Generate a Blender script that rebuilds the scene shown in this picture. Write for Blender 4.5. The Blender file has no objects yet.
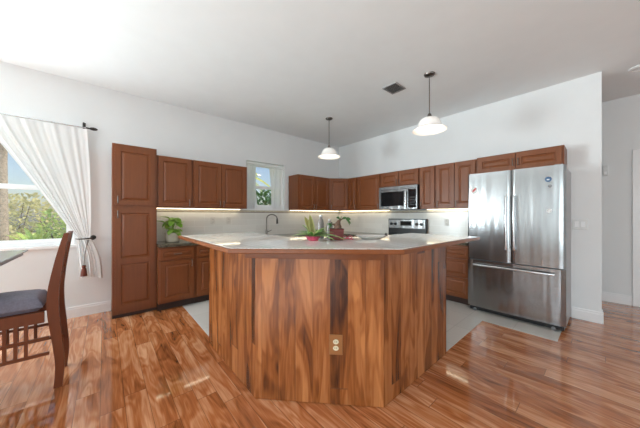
import bpy, bmesh, math, random
from mathutils import Vector, Matrix
R = math.radians
PI = math.pi
random.seed(7)
sc = bpy.context.scene
COL = sc.collection

# ------------------------------------------------------------------ camera
F_PX = 248.0
YAW = math.atan((605 - 320) / F_PX)          # left wall's vanishing point
cam_d = bpy.data.cameras.new('camera')
cam = bpy.data.objects.new('camera', cam_d)
COL.objects.link(cam)
cam.location = (4.27, -4.36, 1.256)
cam.rotation_euler = (R(90), 0, YAW)
cam_d.sensor_width = 36.0
cam_d.lens = 36.0 * F_PX / 640.0
cam_d.shift_y = 1.5 / 640.0
cam_d.clip_start = 0.02
sc.camera = cam

# ------------------------------------------------------------------ colour management
sc.view_settings.view_transform = 'Standard'
sc.view_settings.look = 'None'
sc.view_settings.gamma = 1.0
sc.view_settings.use_curve_mapping = False
sc.view_settings.exposure = 0.1
sc.cycles.max_bounces = 10
sc.cycles.diffuse_bounces = 6
sc.cycles.transparent_max_bounces = 16
sc.cycles.sample_clamp_indirect = 6.0

# ------------------------------------------------------------------ sky and sun
world = bpy.data.worlds.new('sky')
sc.world = world
world.use_nodes = True
wn = world.node_tree
wn.nodes.clear()
w_out = wn.nodes.new('ShaderNodeOutputWorld')
w_bg = wn.nodes.new('ShaderNodeBackground')
w_sky = wn.nodes.new('ShaderNodeTexSky')
w_sky.sky_type = 'NISHITA'
w_sky.sun_disc = False
w_sky.sun_elevation = R(52)
w_sky.sun_rotation = R(20)
w_sky.air_density = 1.0
w_sky.dust_density = 1.5
w_bg.inputs['Strength'].default_value = 0.15
wn.links.new(w_sky.outputs[0], w_bg.inputs['Color'])
wn.links.new(w_bg.outputs[0], w_out.inputs[0])

sun_d = bpy.data.lights.new('sun', 'SUN')
sun_d.energy = 5.5
sun_d.angle = R(1.0)
sun_d.color = (1.0, 0.95, 0.86)
sun = bpy.data.objects.new('sun', sun_d)
COL.objects.link(sun)
sun.rotation_euler = Vector((-0.30, -0.62, -0.95)).to_track_quat('-Z', 'Y').to_euler()


def area(name, loc, direction, sx, sy, power, colour=(1, 1, 1)):
    d = bpy.data.lights.new(name, 'AREA')
    d.shape = 'RECTANGLE'
    d.size, d.size_y = sx, sy
    d.energy = power
    d.color = colour
    o = bpy.data.objects.new(name, d)
    COL.objects.link(o)
    o.location = loc
    o.rotation_euler = Vector(direction).to_track_quat('-Z', 'Z').to_euler()
    return o


# fill lamps added out of view, standing in for daylight from off-camera openings
area('fill_front', (5.85, -8.46, 1.35), (-0.08, 1, 0.42), 3.3, 2.2, 150, (0.82, 0.95, 1.0))
area('fill_side', (8.46, -3.6, 1.45), (-1, 0, 0.42), 3.6, 2.0, 38, (0.82, 0.95, 1.0))
area('fill_left', (0.02, -7.3, 1.2), (1, 0.3, 0.1), 1.6, 2.1, 400, (0.82, 0.95, 1.0))

# ------------------------------------------------------------------ materials
def srgb(r, g, b):
    f = lambda c: (c / 255 / 12.92) if c / 255 <= 0.04045 else ((c / 255 + 0.055) / 1.055) ** 2.4
    return (f(r), f(g), f(b), 1.0)


class NT:
    """small node helper"""
    def __init__(s, name):
        s.m = bpy.data.materials.new(name)
        s.m.use_nodes = True
        s.t = s.m.node_tree
        s.b = s.t.nodes['Principled BSDF']
        s.out = s.t.nodes['Material Output']

    def n(s, kind, **kw):
        nd = s.t.nodes.new('ShaderNode' + kind)
        for k, v in kw.items():
            setattr(nd, k, v)
        return nd

    def l(s, a, b):
        s.t.links.new(a, b)

    def math(s, op, a, b=None):
        nd = s.n('Math', operation=op)
        for i, v in enumerate((a, b)):
            if v is None:
                continue
            if isinstance(v, (int, float)):
                nd.inputs[i].default_value = v
            else:
                s.l(v, nd.inputs[i])
        return nd.outputs[0]

    def ramp(s, fac, stops):
        nd = s.n('ValToRGB')
        cr = nd.color_ramp
        while len(cr.elements) < len(stops):
            cr.elements.new(0.5)
        for e, (p, c) in zip(cr.elements, stops):
            e.position = p
            e.color = c
        s.l(fac, nd.inputs[0])
        return nd.outputs[0]

    def mix(s, fac, a, b, mode='MIX'):
        nd = s.n('Mix', data_type='RGBA', blend_type=mode)
        for i, v in ((0, fac), (6, a), (7, b)):
            if isinstance(v, (int, float)):
                nd.inputs[i].default_value = v
            elif isinstance(v, tuple):
                nd.inputs[i].default_value = v
            else:
                s.l(v, nd.inputs[i])
        return nd.outputs[2]

    def comb(s, x, y, z=0.0):
        nd = s.n('CombineXYZ')
        for i, v in enumerate((x, y, z)):
            if isinstance(v, (int, float)):
                nd.inputs[i].default_value = v
            else:
                s.l(v, nd.inputs[i])
        return nd.outputs[0]

    def noise(s, vec, scale, detail=3, rough=0.55, dist=0.0):
        nd = s.n('TexNoise')
        nd.inputs['Scale'].default_value = scale
        nd.inputs['Detail'].default_value = detail
        nd.inputs['Roughness'].default_value = rough
        nd.inputs['Distortion'].default_value = dist
        s.l(vec, nd.inputs['Vector'])
        return nd.outputs[0]

    def bump(s, h, strength=0.2, dist=0.01):
        nd = s.n('Bump')
        nd.inputs['Strength'].default_value = strength
        nd.inputs['Distance'].default_value = dist
        s.l(h, nd.inputs['Height'])
        s.l(nd.outputs[0], s.b.inputs['Normal'])

    def set(s, **kw):
        for k, v in kw.items():
            s.b.inputs[k.replace('_', ' ')].default_value = v
        return s


def plain(name, col, rough=0.5, metal=0.0, spec=0.5, coat=0.0, var=0.06, vscale=18.0):
    m = NT(name)
    tc = m.n('TexCoord')
    nz = m.noise(tc.outputs['Object'], vscale, 4)
    lo = tuple(c * (1 - var) for c in col[:3]) + (1,)
    hi = tuple(min(1, c * (1 + var)) for c in col[:3]) + (1,)
    m.l(m.ramp(nz, [(0.3, lo), (0.7, hi)]), m.b.inputs['Base Color'])
    m.set(Roughness=rough, Metallic=metal, Specular_IOR_Level=spec, Coat_Weight=coat)
    return m.m


def emit(name, col, strength):
    m = NT(name)
    m.b.inputs['Base Color'].default_value = col
    m.b.inputs['Emission Color'].default_value = col
    m.b.inputs['Emission Strength'].default_value = strength
    return m.m


def laminate(name, rough, plank=0.125, length=1.25, dark=(0.12, 0.032, 0.009, 1), mid=(0.45, 0.152, 0.050, 1), light=(0.76, 0.41, 0.225, 1), v0=0.0, seam_amt=0.75, coat=0.0, spec=0.5, fig=(0.95, 5.0), tone=0.16, amp=(1.05, 0.17, 0.60)):
    m = NT(name)
    uv = m.n('UVMap')
    sp = m.n('SeparateXYZ')
    m.l(uv.outputs[0], sp.inputs[0])
    u, v = sp.outputs[0], sp.outputs[1]
    vs = m.math('DIVIDE', m.math('ADD', v, v0), plank)
    row = m.math('FLOOR', vs)
    wr = m.n('TexWhiteNoise', noise_dimensions='1D')
    m.l(row, wr.inputs['W'])
    us = m.math('ADD', m.math('DIVIDE', u, length), m.math('MULTIPLY', wr.outputs[0], 9.0))
    colm = m.math('FLOOR', us)
    wid = m.n('TexWhiteNoise', noise_dimensions='2D')
    m.l(m.comb(row, colm), wid.inputs['Vector'])
    idv = wid.outputs[0]
    # broad figure, cathedral contour lines and fine streaks, different on every plank
    pu = m.math('ADD', m.math('MULTIPLY', u, fig[0]), m.math('MULTIPLY', idv, 37.0))
    pv = m.math('ADD', m.math('MULTIPLY', v, fig[1]), m.math('MULTIPLY', idv, 91.0))
    big = m.noise(m.comb(pu, pv, m.math('MULTIPLY', idv, 13.0)), 1.5, 2.0, 0.5, 0.6)
    rings = m.math('ADD', m.math('MULTIPLY', m.math('SINE', m.math('MULTIPLY', big, 48.0)), 0.5), 0.5)
    streak = m.noise(m.comb(m.math('MULTIPLY', u, 1.8), m.math('MULTIPLY', v, 30.0), m.math('MULTIPLY', idv, 20.0)), 1.0, 3, 0.6, 0.6)
    fine = m.noise(m.comb(m.math('MULTIPLY', u, 5.0), m.math('MULTIPLY', v, 130.0), idv), 1.0, 3, 0.6)
    t = m.math('MULTIPLY', m.math('SUBTRACT', big, 0.5), amp[0])
    t = m.math('ADD', t, m.math('MULTIPLY', m.math('SUBTRACT', rings, 0.5), amp[1]))
    t = m.math('ADD', t, m.math('MULTIPLY', m.math('SUBTRACT', streak, 0.5), amp[2]))
    t = m.math('ADD', t, m.math('MULTIPLY', m.math('SUBTRACT', fine, 0.5), 0.35))
    t = m.math('ADD', t, m.math('MULTIPLY', m.math('SUBTRACT', idv, 0.5), tone))
    t = m.math('ADD', t, 0.52)
    c = m.ramp(t, [(0.08, dark), (0.48, mid), (0.88, light)])
    fr = m.math('ABSOLUTE', m.math('SUBTRACT', m.math('FRACT', vs), 0.5))
    s1 = m.math('GREATER_THAN', fr, 0.488)
    fu = m.math('ABSOLUTE', m.math('SUBTRACT', m.math('FRACT', us), 0.5))
    s2 = m.math('GREATER_THAN', fu, 0.4985)
    seam = m.math('MULTIPLY', m.math('MAXIMUM', s1, s2), seam_amt)
    c = m.mix(seam, c, (0.10, 0.045, 0.02, 1))
    m.l(c, m.b.inputs['Base Color'])
    m.l(m.math('ADD', m.math('MULTIPLY', fine, 0.06), rough), m.b.inputs['Roughness'])
    m.set(Specular_IOR_Level=spec, Coat_Weight=coat, Coat_Roughness=0.03)
    return m.m


def cabinet_wood(name, axis=2, base=(0.20, 0.061, 0.019), rough=0.36):
    m = NT(name)
    tc = m.n('TexCoord')
    mp = m.n('Mapping')
    sc_ = [34.0, 34.0, 34.0]
    sc_[axis] = 2.2
    mp.inputs['Scale'].default_value = sc_
    m.l(tc.outputs['Object'], mp.inputs['Vector'])
    n1 = m.noise(mp.outputs[0], 1.0, 5, 0.6, 0.3)
    n2 = m.noise(tc.outputs['Object'], 3.0, 3)
    t = m.math('ADD', m.math('MULTIPLY', n1, 0.7), m.math('MULTIPLY', n2, 0.3))
    f = lambda k: tuple(c * k for c in base) + (1,)
    m.l(m.ramp(t, [(0.3, f(0.85)), (0.5, f(1.0)), (0.7, f(1.12))]), m.b.inputs['Base Color'])
    m.set(Roughness=rough, Specular_IOR_Level=0.35)
    return m.m


def tile_mat(name, cw, ch, col_a, col_b, grout, gap, rough, axes=('x', 'y'), offset=0.5, var=0.5):
    """brick pattern on two of the object axes, sizes in metres"""
    m = NT(name)
    tc = m.n('TexCoord')
    sp = m.n('SeparateXYZ')
    m.l(tc.outputs['Object'], sp.inputs[0])
    pick = {'x': sp.outputs[0], 'y': sp.outputs[1], 'z': sp.outputs[2]}
    if axes[0] == 'xy':
        a = m.math('ADD', pick['x'], pick['y'])
    else:
        a = pick[axes[0]]
    bt = m.n('TexBrick', offset=offset, squash=1.0)
    bt.inputs['Color1'].default_value = col_a
    bt.inputs['Color2'].default_value = col_b
    bt.inputs['Mortar'].default_value = grout
    bt.inputs['Scale'].default_value = 1.0
    bt.inputs['Brick Width'].default_value = cw
    bt.inputs['Row Height'].default_value = ch
    bt.inputs['Mortar Size'].default_value = gap
    bt.inputs['Mortar Smooth'].default_value = 0.1
    m.l(m.comb(a, pick[axes[1]], 0.0), bt.inputs['Vector'])
    nz = m.noise(tc.outputs['Object'], 7.0, 4)
    c = m.mix(m.math('MULTIPLY', nz, 0.25), bt.outputs[0], col_b)
    m.l(c, m.b.inputs['Base Color'])
    m.set(Roughness=rough)
    return m.m


def steel(name, base=(0.60, 0.60, 0.61), rough=0.3, wav=0.06, aniso=0.0):
    m = NT(name)
    tc = m.n('TexCoord')
    m.b.inputs['Base Color'].default_value = base + (1,)
    m.b.inputs['Metallic'].default_value = 1.0
    m.b.inputs['Roughness'].default_value = rough
    if aniso:
        m.b.inputs['Anisotropic'].default_value = aniso
        tg = m.n('Tangent', direction_type='RADIAL', axis='Z')
        m.l(tg.outputs[0], m.b.inputs['Tangent'])
    if wav:
        mp2 = m.n('Mapping')
        mp2.inputs['Scale'].default_value = (9.0, 9.0, 0.9)
        m.l(tc.outputs['Object'], mp2.inputs['Vector'])
        n2 = m.noise(mp2.outputs[0], 1.0, 1)
        m.bump(n2, wav, 0.05)
    return m.m


def granite(name):
    m = NT(name)
    tc = m.n('TexCoord')
    n1 = m.noise(tc.outputs['Object'], 60, 6, 0.7)
    c = m.ramp(n1, [(0.38, (0.02, 0.018, 0.014, 1)), (0.52, (0.09, 0.075, 0.05, 1)), (0.68, (0.34, 0.30, 0.22, 1))])
    m.l(c, m.b.inputs['Base Color'])
    m.set(Roughness=0.12)
    return m.m


def fabric(name, col, trans=0.35):
    m = NT(name)
    tc = m.n('TexCoord')
    nz = m.noise(tc.outputs['Object'], 300, 2)
    lo = tuple(c * 0.94 for c in col[:3]) + (1,)
    c = m.ramp(nz, [(0.3, lo), (0.7, col)])
    d = m.n('BsdfDiffuse')
    t = m.n('BsdfTranslucent')
    mx = m.n('MixShader')
    mx.inputs[0].default_value = trans
    m.l(c, d.inputs[0])
    m.l(c, t.inputs[0])
    m.l(d.outputs[0], mx.inputs[1])
    m.l(t.outputs[0], mx.inputs[2])
    m.l(mx.outputs[0], m.out.inputs[0])
    return m.m


def leaf_mat(name, a, b, trans=0.3, stripe=None, rough=0.4):
    m = NT(name)
    tc = m.n('TexCoord')
    nz = m.noise(tc.outputs['Object'], 6.0, 5, 0.7)
    c = m.ramp(nz, [(0.35, a), (0.65, b)])
    if stripe:
        uv = m.n('UVMap')
        sp = m.n('SeparateXYZ')
        m.l(uv.outputs[0], sp.inputs[0])
        e = m.math('ABSOLUTE', m.math('SUBTRACT', sp.outputs[0], 0.5))
        c = m.mix(m.math('GREATER_THAN', e, 0.3), c, stripe)
    m.l(c, m.b.inputs['Base Color'])
    m.set(Roughness=rough)
    t = m.n('BsdfTranslucent')
    m.l(c, t.inputs[0])
    mx = m.n('MixShader')
    mx.inputs[0].default_value = trans
    m.l(m.b.outputs[0], mx.inputs[1])
    m.l(t.outputs[0], mx.inputs[2])
    m.l(mx.outputs[0], m.out.inputs[0])
    return m.m


def pane_glass(name, tint=(1, 1, 1, 1), gloss=0.06):
    m = NT(name)
    tr = m.n('BsdfTransparent')
    tr.inputs[0].default_value = tint
    gl = m.n('BsdfGlossy')
    gl.inputs['Roughness'].default_value = 0.01
    mx = m.n('MixShader')
    mx.inputs[0].default_value = gloss
    m.l(tr.outputs[0], mx.inputs[1])
    m.l(gl.outputs[0], mx.inputs[2])
    m.l(mx.outputs[0], m.out.inputs[0])
    return m.m


M = {}
M['wall'] = plain('wall_paint', (0.785, 0.797, 0.80, 1), 0.75, var=0.012, vscale=3)
M['wall_dimmed'] = plain('wall_paint_dimmed', (0.34, 0.33, 0.31, 1), 0.75, var=0.02, vscale=3)  # unseen front wall only, darkened to dim its reflection in the fridge
M['ceil'] = plain('ceiling_paint', (0.83, 0.86, 0.87, 1), 0.85, var=0.012, vscale=5)
M['trim'] = plain('trim_paint', (0.87, 0.87, 0.87, 1), 0.35, var=0.01)
M['floor'] = laminate('floor_laminate', 0.045, v0=4.38, spec=0.7, coat=0.35)
M['island'] = laminate('island_laminate', 0.2, plank=0.117, length=2.9, dark=(0.045, 0.011, 0.003, 1), mid=(0.255, 0.076, 0.017, 1), light=(0.48, 0.185, 0.060, 1), seam_amt=0.5, fig=(0.9, 4.5), tone=0.34, amp=(1.6, 0.15, 0.6))
M['edge'] = cabinet_wood('edge_wood', 0, (0.20, 0.058, 0.013), 0.25)
M['cab'] = cabinet_wood('cherry_wood', 2)
M['cabh'] = cabinet_wood('cherry_wood_cross', 1)
M['toe'] = plain('toe_kick_wood', (0.035, 0.014, 0.008, 1), 0.6)
M['chair'] = cabinet_wood('chair_wood', 2, (0.15, 0.040, 0.013), 0.36)
M['tile'] = tile_mat('floor_tile', 0.45, 0.45, (0.60, 0.58, 0.54, 1), (0.64, 0.62, 0.58, 1), (0.5, 0.48, 0.45, 1), 0.004, 0.16, ('x', 'y'), 0.0)
M['top'] = tile_mat('island_top_tile', 0.052, 0.052, (0.80, 0.785, 0.75, 1), (0.84, 0.83, 0.80, 1), (0.58, 0.56, 0.52, 1), 0.003, 0.05, ('x', 'y'), 0.0)
M['splash'] = tile_mat('backsplash_tile', 0.30, 0.10, (0.74, 0.715, 0.665, 1), (0.80, 0.78, 0.73, 1), (0.84, 0.82, 0.78, 1), 0.003, 0.2, ('xy', 'z'))
M['mosaic'] = tile_mat('mosaic_band', 0.024, 0.012, (0.62, 0.53, 0.38, 1), (0.85, 0.80, 0.68, 1), (0.30, 0.25, 0.18, 1), 0.0025, 0.2, ('xy', 'z'))
M['liner'] = plain('dark_liner', (0.10, 0.07, 0.045, 1), 0.3)
M['granite'] = granite('granite')
M['steel'] = steel('brushed_steel', (0.33, 0.335, 0.34), 0.22, 0.16, 0.6)
M['steel2'] = steel('handle_steel', (0.7, 0.7, 0.71), 0.22, 0)
M['nickel'] = steel('pull_nickel', (0.20, 0.18, 0.165), 0.32, 0)
M['bronze'] = plain('dark_bronze', (0.035, 0.028, 0.024, 1), 0.35, 0.6)
M['gside'] = plain('grey_enamel', (0.40, 0.40, 0.41, 1), 0.4, 0.3)
M['black'] = plain('black_plastic', (0.012, 0.012, 0.013, 1), 0.35)
M['bglass'] = plain('black_glass', (0.012, 0.013, 0.015, 1), 0.06)
M['white'] = plain('white_plastic', (0.70, 0.70, 0.69, 1), 0.3)
M['glass'] = pane_glass('window_glass')
M['curtain'] = fabric('curtain_cloth', (0.85, 0.85, 0.85, 1), 0.16)
M['sheer'] = fabric('sheer_cloth', (0.93, 0.93, 0.93, 1), 0.35)
M['led'] = emit('led_diffuser', (1.0, 0.86, 0.62, 1), 5.5)
M['shade'] = NT('frosted_shade').m
M['cush'] = plain('navy_fabric', (0.15, 0.145, 0.19, 1), 0.5, var=0.15, vscale=90)
M['tasselm'] = plain('brown_tassel', (0.14, 0.035, 0.02, 1), 0.8)
M['cordm'] = plain('grey_cord', (0.32, 0.32, 0.31, 1), 0.8)
M['vent'] = plain('vent_metal', (0.30, 0.30, 0.30, 1), 0.5)
M['ventd'] = plain('vent_dark', (0.10, 0.10, 0.10, 1), 0.8)
M['tabtop'] = pane_glass('table_glass', (0.86, 0.92, 0.91, 1), 0.1)
_t = M['tabtop'].node_tree
_tr = [n for n in _t.nodes if n.type == 'BSDF_TRANSPARENT'][0]
_df = _t.nodes.new('ShaderNodeBsdfDiffuse')
_df.inputs[0].default_value = (0.72, 0.77, 0.78, 1)  # pale diffuse painted in for the window light reflected off the glass
_tl = _t.nodes.new('ShaderNodeBsdfTranslucent')
_tl.inputs[0].default_value = (0.72, 0.77, 0.78, 1)
_m1 = _t.nodes.new('ShaderNodeMixShader')
_m2 = _t.nodes.new('ShaderNodeMixShader')
_top = [n for n in _t.nodes if n.type == 'MIX_SHADER' and n.outputs[0].links][0]
_m1.inputs[0].default_value = 0.4
_m2.inputs[0].default_value = 0.75
_t.links.new(_df.outputs[0], _m1.inputs[1])
_t.links.new(_tl.outputs[0], _m1.inputs[2])
_t.links.new(_tr.outputs[0], _m2.inputs[1])
_t.links.new(_m1.outputs[0], _m2.inputs[2])
_t.links.new(_m2.outputs[0], _top.inputs[1])
_f = _t.nodes.new('ShaderNodeFresnel')
_f.inputs['IOR'].default_value = 1.7
_t.links.new(_f.outputs[0], _top.inputs[0])
M['tabwood'] = plain('table_grey_wood', (0.16, 0.15, 0.15, 1), 0.4)
M['cream'] = plain('cream_ceramic', (0.66, 0.60, 0.47, 1), 0.3)
M['splashplate'] = plain('almond_plastic', (0.66, 0.63, 0.575, 1), 0.35)
M['pothos'] = leaf_mat('pothos_leaf', (0.16, 0.38, 0.04, 1), (0.46, 0.68, 0.14, 1))
M['spider'] = leaf_mat('strap_leaf', (0.08, 0.28, 0.04, 1), (0.22, 0.52, 0.10, 1), stripe=(0.55, 0.62, 0.30, 1))
M['sword'] = leaf_mat('sword_leaf', (0.16, 0.20, 0.05, 1), (0.34, 0.30, 0.10, 1), stripe=(0.45, 0.45, 0.2, 1))
M['darkleaf'] = leaf_mat('dark_leaf', (0.025, 0.09, 0.02, 1), (0.07, 0.19, 0.045, 1))
M['redpot'] = plain('oxblood_glaze', (0.115, 0.016, 0.014, 1), 0.22)
M['foil'] = plain('pink_foil', (0.52, 0.07, 0.13, 1), 0.3, 0.3, var=0.4, vscale=40)
M['paleglass'] = plain('pale_glass', (0.20, 0.18, 0.165, 1), 0.2)
M['bark'] = plain('bark', (0.13, 0.075, 0.05, 1), 0.85, var=0.4, vscale=60)
M['soil'] = plain('soil', (0.05, 0.035, 0.025, 1), 0.95, var=0.4, vscale=80)
M['dish'] = plain('grey_glaze', (0.60, 0.58, 0.55, 1), 0.12)
M['ivory'] = plain('ivory_plastic', (0.72, 0.64, 0.46, 1), 0.35)
M['brownplate'] = plain('brown_plate', (0.30, 0.12, 0.035, 1), 0.4)
M['magred'] = plain('magnet_red', (0.5, 0.03, 0.03, 1), 0.35)
M['magblue'] = plain('magnet_blue', (0.03, 0.10, 0.22, 1), 0.35)
M['maggrey'] = plain('magnet_grey', (0.22, 0.22, 0.23, 1), 0.35)
M['lawn'] = plain('lawn_grass', (0.30, 0.40, 0.10, 1), 0.9, var=0.35, vscale=9)
M['shrub_a'] = leaf_mat('shrub_leaf', (0.16, 0.30, 0.04, 1), (0.58, 0.68, 0.18, 1), 0.4)
M['shrub_b'] = leaf_mat('shrub_pale', (0.40, 0.38, 0.16, 1), (0.75, 0.68, 0.34, 1), 0.4)
M['shrub_c'] = leaf_mat('shrub_dark', (0.03, 0.10, 0.03, 1), (0.12, 0.26, 0.08, 1), 0.3)
M['frond'] = leaf_mat('palm_leaf', (0.38, 0.46, 0.08, 1), (0.78, 0.74, 0.22, 1), 0.4)
M['trunk'] = plain('palm_trunk', (0.30, 0.23, 0.17, 1), 0.9, var=0.35, vscale=20)
# frosted glass shade lit by its bulb from inside
_m = M['shade']
_b = _m.node_tree.nodes['Principled BSDF']
_b.inputs['Base Color'].default_value = (0.9, 0.88, 0.85, 1)
_b.inputs['Roughness'].default_value = 0.25
_b.inputs['Emission Color'].default_value = (1.0, 0.93, 0.84, 1)
_b.inputs['Emission Strength'].default_value = 0.16


# ------------------------------------------------------------------ mesh helper
class MB:
    def __init__(s):
        s.bm = bmesh.new()
        s.uv = s.bm.loops.layers.uv.new('UVMap')

    def face(s, pts, uvs=None):
        vs = [s.bm.verts.new(p) for p in pts]
        f = s.bm.faces.new(vs)
        if uvs:
            for lp, q in zip(f.loops, uvs):
                lp[s.uv].uv = q
        return f

    def prism(s, poly, z0, z1, bev=0.0, fn=None):
        """poly: list of (a, b); extruded along c; fn maps (a, b, c) to the world"""
        fn = fn or (lambda a, b, c: (a, b, c))
        lo = [s.bm.verts.new(fn(a, b, z0)) for a, b in poly]
        hi = [s.bm.verts.new(fn(a, b, z1)) for a, b in poly]
        fs = [s.bm.faces.new(lo[::-1]), s.bm.faces.new(hi)]
        n = len(poly)
        for i in range(n):
            fs.append(s.bm.faces.new((lo[i], lo[(i + 1) % n], hi[(i + 1) % n], hi[i])))
        if bev:
            bmesh.ops.recalc_face_normals(s.bm, faces=fs)
            es = list({e for f in fs for e in f.edges})
            bmesh.ops.bevel(s.bm, geom=es, offset=bev, segments=2, affect='EDGES', profile=0.5)
        return s

    def box(s, x0, x1, y0, y1, z0, z1, bev=0.0, fn=None):
        return s.prism([(x0, y0), (x1, y0), (x1, y1), (x0, y1)], z0, z1, bev, fn)

    def tube(s, pts, rad, n=10, cap=True):
        pts = [Vector(p) for p in pts]
        rads = rad if isinstance(rad, (list, tuple)) else [rad] * len(pts)
        rings = []
        up = Vector((0, 0, 1))
        prev = None
        for i, p in enumerate(pts):
            t = (pts[min(i + 1, len(pts) - 1)] - pts[max(i - 1, 0)]).normalized()
            if prev is None:
                a = t.cross(up)
                if a.length < 1e-3:
                    a = t.cross(Vector((1, 0, 0)))
            else:
                a = prev - t * prev.dot(t)
            a.normalize()
            prev = a
            b = t.cross(a)
            rings.append([s.bm.verts.new(p + (a * math.cos(k * 2 * PI / n) + b * math.sin(k * 2 * PI / n)) * rads[i]) for k in range(n)])
        for r0, r1 in zip(rings, rings[1:]):
            for k in range(n):
                s.bm.faces.new((r0[k], r0[(k + 1) % n], r1[(k + 1) % n], r1[k]))
        if cap:
            s.bm.faces.new(rings[0][::-1])
            s.bm.faces.new(rings[-1])
        return s

    def lathe(s, prof, c=(0, 0, 0), n=32, axis='z', sx=1.0, sy=1.0):
        """prof: list of (radius, height) about an axis through c"""
        rings = []
        for r, h in prof:
            row = []
            for k in range(n):
                a = k * 2 * PI / n
                p = (r * math.cos(a) * sx, r * math.sin(a) * sy, h)
                if axis == 'x':
                    p = (h, p[0], p[1])
                elif axis == 'y':
                    p = (p[0], h, p[1])
                row.append(s.bm.verts.new((c[0] + p[0], c[1] + p[1], c[2] + p[2])))
            rings.append(row)
        for r0, r1 in zip(rings, rings[1:]):
            for k in range(n):
                s.bm.faces.new((r0[k], r0[(k + 1) % n], r1[(k + 1) % n], r1[k]))
        if prof[0][0] > 1e-5:
            s.bm.faces.new(rings[0][::-1])
        if prof[-1][0] > 1e-5:
            s.bm.faces.new(rings[-1])
        return s

    def sweep(s, prof_fn, ts):
        """prof_fn(t) -> list of 3D points; consecutive sections are bridged and the ends capped"""
        rows = [[s.bm.verts.new(p) for p in prof_fn(t)] for t in ts]
        n = len(rows[0])
        for r0, r1 in zip(rows, rows[1:]):
            for k in range(n):
                s.bm.faces.new((r0[k], r0[(k + 1) % n], r1[(k + 1) % n], r1[k]))
        s.bm.faces.new(rows[0][::-1])
        s.bm.faces.new(rows[-1])
        return s

    def leaf(s, base, d, length, width, droop=0.3, fold=0.15, segs=5, side=None, tip=0.85):
        base = Vector(base)
        d = Vector(d).normalized()
        up = Vector((0, 0, 1))
        sd = Vector(side) if side else d.cross(up)
        if sd.length < 1e-3:
            sd = Vector((1, 0, 0))
        sd.normalize()
        rows = []
        for i in range(segs + 1):
            t = i / segs
            p = base + d * (length * t) - up * (droop * length * t * t)
            w = width * 0.5 * (math.sin(PI * min(1, t * tip + 0.12)) ** 0.8 if t < 1 else 0.02)
            nrm = sd.cross(d).normalized()
            rows.append([s.bm.verts.new(p - sd * w + nrm * fold * w), s.bm.verts.new(p), s.bm.verts.new(p + sd * w + nrm * fold * w)])
        for i in range(segs):
            for k in (0, 1):
                f = s.bm.faces.new((rows[i][k], rows[i][k + 1], rows[i + 1][k + 1], rows[i + 1][k]))
                us = (0.0, 0.5) if k == 0 else (0.5, 1.0)
                for lp, q in zip(f.loops, ((us[0], i / segs), (us[1], i / segs), (us[1], (i + 1) / segs), (us[0], (i + 1) / segs))):
                    lp[s.uv].uv = q
        return s

    def build(s, name, mat, parent=None, smooth=False, recalc=True, solid=0.0):
        if recalc:
            bmesh.ops.recalc_face_normals(s.bm, faces=s.bm.faces[:])
        off = Vector((0, 0, 0))
        p = parent
        while p is not None:
            off += p.location
            p = p.parent
        if off.length > 0:
            bmesh.ops.translate(s.bm, vec=-off, verts=s.bm.verts[:])
        me = bpy.data.meshes.new(name)
        s.bm.to_mesh(me)
        s.bm.free()
        if smooth:
            for pl in me.polygons:
                pl.use_smooth = True
            try:
                me.set_sharp_from_angle(angle=R(38))
            except Exception:
                pass
        me.materials.append(mat)
        o = bpy.data.objects.new(name, me)
        COL.objects.link(o)
        o.parent = parent
        if solid:
            md = o.modifiers.new('thickness', 'SOLIDIFY')
            md.thickness = solid
            md.offset = 0
        return o


def tag(o, label, cat, group=None):
    o['label'] = label
    o['category'] = cat
    if group:
        o['group'] = group
    return o


def thing(name, label, cat, loc, group=None):
    o = bpy.data.objects.new(name, None)
    COL.objects.link(o)
    o.location = loc
    o.empty_display_size = 0.1
    return tag(o, label, cat, group)


def struct(mb, name, mat, parent=None, **kw):
    o = mb.build(name, mat, parent, **kw)
    o['kind'] = 'structure'
    return o


# ------------------------------------------------------------------ room shell
H = 2.93
WX = -0.03                      # plane of the left wall
XR, YF, YH = 8.5, -8.5, 1.2     # far sides of the room and of the hall

# wood floor
m = MB()
m.face([(WX - 0.15, YF - 0.15, 0), (XR + 0.15, YF - 0.15, 0), (XR + 0.15, YH + 0.15, 0), (WX - 0.15, YH + 0.15, 0)],
       [(WX - 0.15, YF - 0.15), (XR + 0.15, YF - 0.15), (XR + 0.15, YH + 0.15), (WX - 0.15, YH + 0.15)])
m.box(WX - 0.15, XR + 0.15, YF - 0.15, YH + 0.15, -0.2, -0.002)
struct(m, 'floor', M['floor'])

# tiled kitchen floor
m = MB()
m.prism([(WX, -3.54), (2.70, -3.54), (3.31, -2.95), (3.31, -0.96), (3.96, -0.96), (3.96, 0), (WX, 0)], 0.0005, 0.004)
struct(m, 'floor_tiled', M['tile'])

m = MB()
m.box(WX - 0.2, XR + 0.2, YF - 0.2, YH + 0.2, H, H + 0.25)
struct(m, 'ceiling', M['ceil'])


def wall_with_holes(name, u0, u1, z0, z1, holes, fn, t0, t1):
    """wall in the plane (u, z), thickness t0..t1; holes: (ua, ub, za, zb)"""
    us = sorted({u0, u1, *[h[0] for h in holes], *[h[1] for h in holes]})
    m = MB()
    for a, b in zip(us, us[1:]):
        zs = [(z0, z1)]
        for h in holes:
            if h[0] <= a and b <= h[1]:
                new = []
                for p, q in zs:
                    if h[2] > p:
                        new.append((p, min(q, h[2])))
                    if h[3] < q:
                        new.append((max(p, h[3]), q))
                zs = new
        for p, q in zs:
            m.box(a, b, p, q, t0, t1, 0, fn)
    return struct(m, name, M['wall_dimmed' if name == 'wall_front' else 'wall'])


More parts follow.
